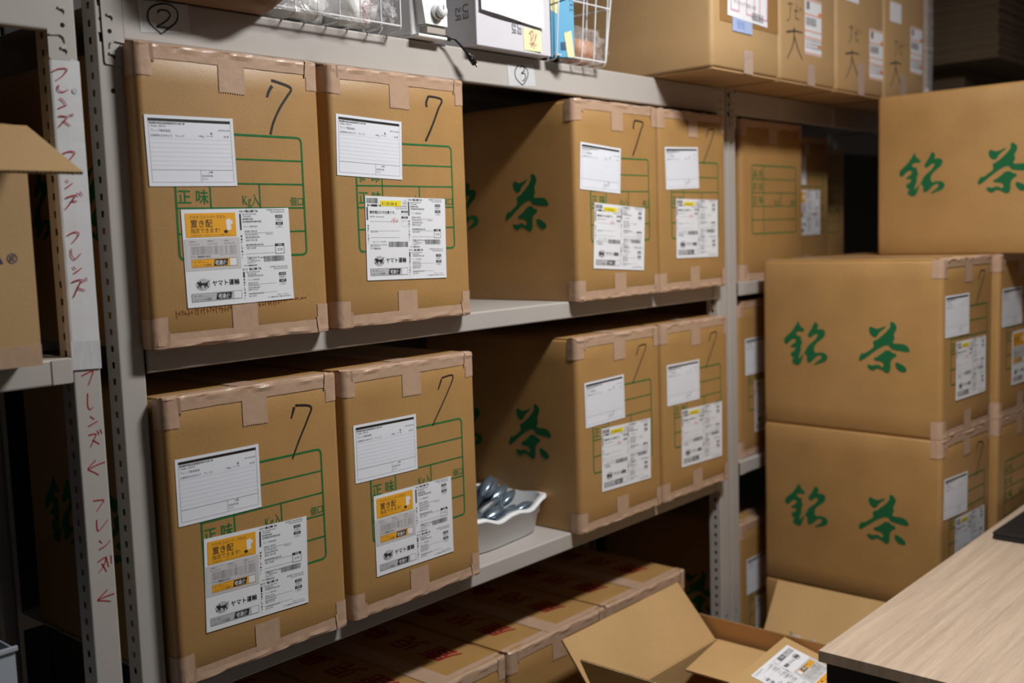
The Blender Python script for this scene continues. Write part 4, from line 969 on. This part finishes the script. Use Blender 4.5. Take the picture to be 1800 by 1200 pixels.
for i, (x, y, z, a, e) in enumerate(P):
    o = thing('metal_scoop', 'pointed silver-blue scoop with dark handle heaped in the white tray', 'scoop', (1.560+x*.85-.03, .20+y*.85, Z2+z*.92), 0, PG, (1.2, 1.25, 1.3))
    o.rotation_euler = (math.radians(rnd.uniform(-40, 40)), -math.radians(e), math.radians(a-20))
    link('scoop_head', cached('ph', pouch_mesh), o); link('handle', cached('ps', stick_mesh), o)

# ---------------------------------------------------------------- left rack: open carton, white bin
t = thing('open_carton', 'open kraft carton with a flap folded out, on the shelf at the left picture edge', 'carton', (.4345, -.035, .001))
def wallbox(b, x0, y0, x1, y1, z0, z1, m, th=.005, edge=FLUTE):
    for a, c in (((x0, y0, z0), (x1, y0+th, z1)), ((x0, y1-th, z0), (x1, y1, z1)), ((x0, y0+th, z0), (x0+th, y1-th, z1)), ((x1-th, y0+th, z0), (x1, y1-th, z1))): b.box(a, c, m, .0012)
    b.box((x0+th, y0+th, z0), (x1-th, y1-th, z0+th), m)
b = MB(); wallbox(b, -.46, 0, 0, .45, 0, .335, KRAFT2); b.obj('carton_body', t)
def flap(name, parent, quad, th=.0045, m=KRAFT2, edge=FLUTE, **k):
    q = [Vector(p) for p in quad]; n = (q[1]-q[0]).cross(q[2]-q[0]).normalized()*th; b = MB()
    b.face(q, m); b.face([p-n for p in q][::-1], m)
    for i in range(4):
        a, c = q[i], q[(i+1) % 4]; b.face([a, a-n, c-n, c], edge)
        L = (c-a).length; w = max(2, int(L/.006)); d = (c-a)/w                    # flute teeth along the cut edge
        out = (c-a).normalized().cross(n).normalized()*(-.0006)
        for s in range(w): b.face([a+d*(s+.2)-n*.25-out, a+d*(s+.5)-n*.85-out, a+d*(s+.8)-n*.25-out], DARK)
    return b.obj(name, parent, **k)
flap('front_flap', t, [(-.46, 0, .336), (.003, 0, .336), (.028, -.105, .2655), (-.46, -.105, .2655)])
flap('side_flap', t, [(0, .44, .336), (0, .01, .336), (-.10, .02, .345), (-.10, .43, .345)], m=KIN)
b = MB(); b.box((-.46, -.0012, .0), (.0, -.0002, .03), TAPE, 0); b.obj('closing_tape', t)
b = MB(); b.text('®', -.0385, .147, .020, TONER, lambda x, z, e=0: (x, -.0006, z), align='LEFT'); b.text('A', -.077, .147, .05, TONER, lambda x, z, e=0: (x, -.0006, z)); b.obj('printed_mark', t, label='dark blue printed letter and registered mark')
t = thing('white_bin', 'pale white open bin in the lower left corner of the picture', 'bin', (.385, .02, -.9795))
b = MB(); wallbox(b, -.26, 0, 0, .34, 0, .560, mat('bin_plastic', (.42, .46, .52), .5), .003); b.obj('bin_body', t)
b = MB(); b.box((-.265, -.004, .556), (.003, .001, .5635), mat('bin_plastic', (0, 0, 0)), .001); b.obj('bin_rim', t)

# ---------------------------------------------------------------- open cartons on the floor
t = thing('open_carton', 'open carton with one big lit flap raised, in front of the lowest shelf', 'carton', (1.82, -.50, ZF+.0005))
b = MB(); z1 = -.9-ZF; wallbox(b, -.25, 0, .25, .34, 0, z1, KIN); b.obj('carton_body', t)
flap('raised_flap', t, [(-.25, .34, z1), (.25, .34, z1), (.25, .452, z1+.129), (-.243, .450, z1+.128)], m=KIN, label='large back flap standing up')
flap('left_flap', t, [(-.25, .03, z1), (-.25, .33, z1), (-.251, .388, z1+.10), (-.251, .06, z1+.10)], th=.007, m=KIN, label='left flap standing up, fluted edge showing')
flap('inner_flap', t, [(.25, .33, z1+.001), (.062, .312, z1-.012), (.062, .03, z1-.012), (.25, .01, z1+.001)], m=KIN, label='right flap folded inwards')
flap('front_flap', t, [(.25, 0, z1), (-.25, 0, z1), (-.25, -.03, z1-.15), (.25, -.03, z1-.15)], m=KIN)
t = thing('open_carton', 'second open carton between the lit flap and the desk corner', 'carton', (2.27, -.50, ZF+.0005))
z1 = -1.03-ZF
b = MB(); wallbox(b, -.18, 0, .15, .40, 0, z1, KIN); b.obj('carton_body', t)
flap('right_flap', t, [(.15, .02, z1), (.15, .395, z1), (.313, .425, z1+.128), (.313, -.16, z1+.128)], m=KIN, label='right flap leaning on the carton stack')
flap('left_flap', t, [(-.18, .36, z1), (-.18, .0, z1), (-.186, .0, z1+.180), (-.186, .415, z1+.180)], m=mat('warm_kraft', (.50, .26, .09), .8, mottle=.04, mscale=9), label='left flap standing upright')
t2 = thing('crumpled_paper', 'crumpled pale packing paper inside the second open carton', 'packing paper', (2.335, -.305, -1.075))
for k, (dx, dy, s) in enumerate(((.0, .0, .075), (.04, -.055, .065), (-.07, .05, .055), (.03, .08, .06))): lumpy('paper_lump', '', '', (dx, dy, 0), (s, s, s*.7), mat('packing_paper', (.60, .46, .34), .7), 50+k, amp=.9, parent=t2)
# small carton with label, tilted
A_ = Vector((-.9966, -.0825, 0)).normalized(); B_ = Vector((.09, -.95, -.28)); B_ = (B_-A_*B_.dot(A_)).normalized(); N_ = A_.cross(B_).normalized()
root = Vector((2.077, -.354, -.85))
M = Matrix((A_, B_, N_)).transposed().to_4x4(); M.translation = root
t = link('labelled_carton', None, None, label='small kraft carton with shipping label lying tilted beside the desk corner', category='carton'); t.matrix_world = M
b = MB(); b.box((0, 0, -.045), (.42, .26, 0), KIN, .002); b.obj('carton_body', t)
mm = Matrix(((1, 0, 0, .135), (0, 0, 1, .106), (0, -1, 0, .0006), (0, 0, 0, 1)))
# label local: x right, z up, -y outward  -> carton: x, y, z
s = link('shipping_label', sheet_mesh(.213, .161, PAPER, 2), t, label='white shipping label with an orange-yellow advert panel')
s.matrix_local = Matrix(((1, 0, 0, .142), (0, 0, 1, .102), (0, -1, 0, .0004), (0, 0, 0, 1)))
link('printed_text', cached(('ship', 'yellow'), lambda: ship_print('yellow')), s); link('yellow_panel', cached('yp', yellow_panel), s, label='orange-yellow advert panel')

# ---------------------------------------------------------------- desk
t = thing('desk', 'desk with pale wood-grain top and black side panel in the lower right corner', 'desk', (1.687, -.628, ZF))
H = -.69-ZF
b = MB(); b.box((0, -1.1, H-.024), (1.75, 0, H), WOOD, .0012); b.obj('desk_top', t, label='pale wood-grain top')
for x in (.012, 1.71): b = MB(); b.box((x, -1.08, 0), (x+.02, -.012, H-.0245), BLKPL, .001); b.obj('side_panel', t, label='black side panel')
b = MB(); b.box((.034, -.06, .25), (1.708, -.045, H-.0245), BLKPL); b.obj('back_panel', t)
t = thing('laptop', 'thin closed black laptop on the desk at the right picture edge', 'laptop', (2.655, -.665, -.6898), math.radians(-1))
b = MB(); b.box((0, -.25, .002), (.36, 0, .012), BLKPL, .003); b.obj('laptop_base', t); b = MB(); b.box((0, -.25, .0125), (.36, 0, .021), BLKPL, .003); b.obj('laptop_lid', t)

# ---------------------------------------------------------------- room
def struct(name, a, c, m):
    b = MB(); b.box(a, c, m); return b.obj(name, kind='structure')
X0, X1, Y0, Y1, ZC = -2.6, 6.6, -4.2, .95, 1.40
struct('floor', (X0, Y0, ZF-.05), (X1, Y1, ZF), FLOOR); struct('ceiling', (X0, Y0, ZC), (X1, Y1, ZC+.05), mat('ceiling_board', (.45, .45, .44), .9))
struct('wall_back', (X0, Y1, ZF), (X1, Y1+.05, ZC), WALL); struct('wall_front', (X0, Y0-.05, ZF), (X1, Y0, ZC), WALL)
struct('wall_left', (X0-.05, Y0, ZF), (X0, Y1, ZC), WALL); struct('wall_right', (X1, Y0, ZF), (X1+.05, Y1, ZC), WALL)
t = thing('ribbed_panel', 'dark ribbed panel standing behind the left rack', 'panel', (-1.2, .80, ZF))
for k in range(34):
    b = MB(); b.box((.06*k, 0, 0), (.06*k+.045, .02, 2.2), WALLD, .004); b.obj('rib', t)
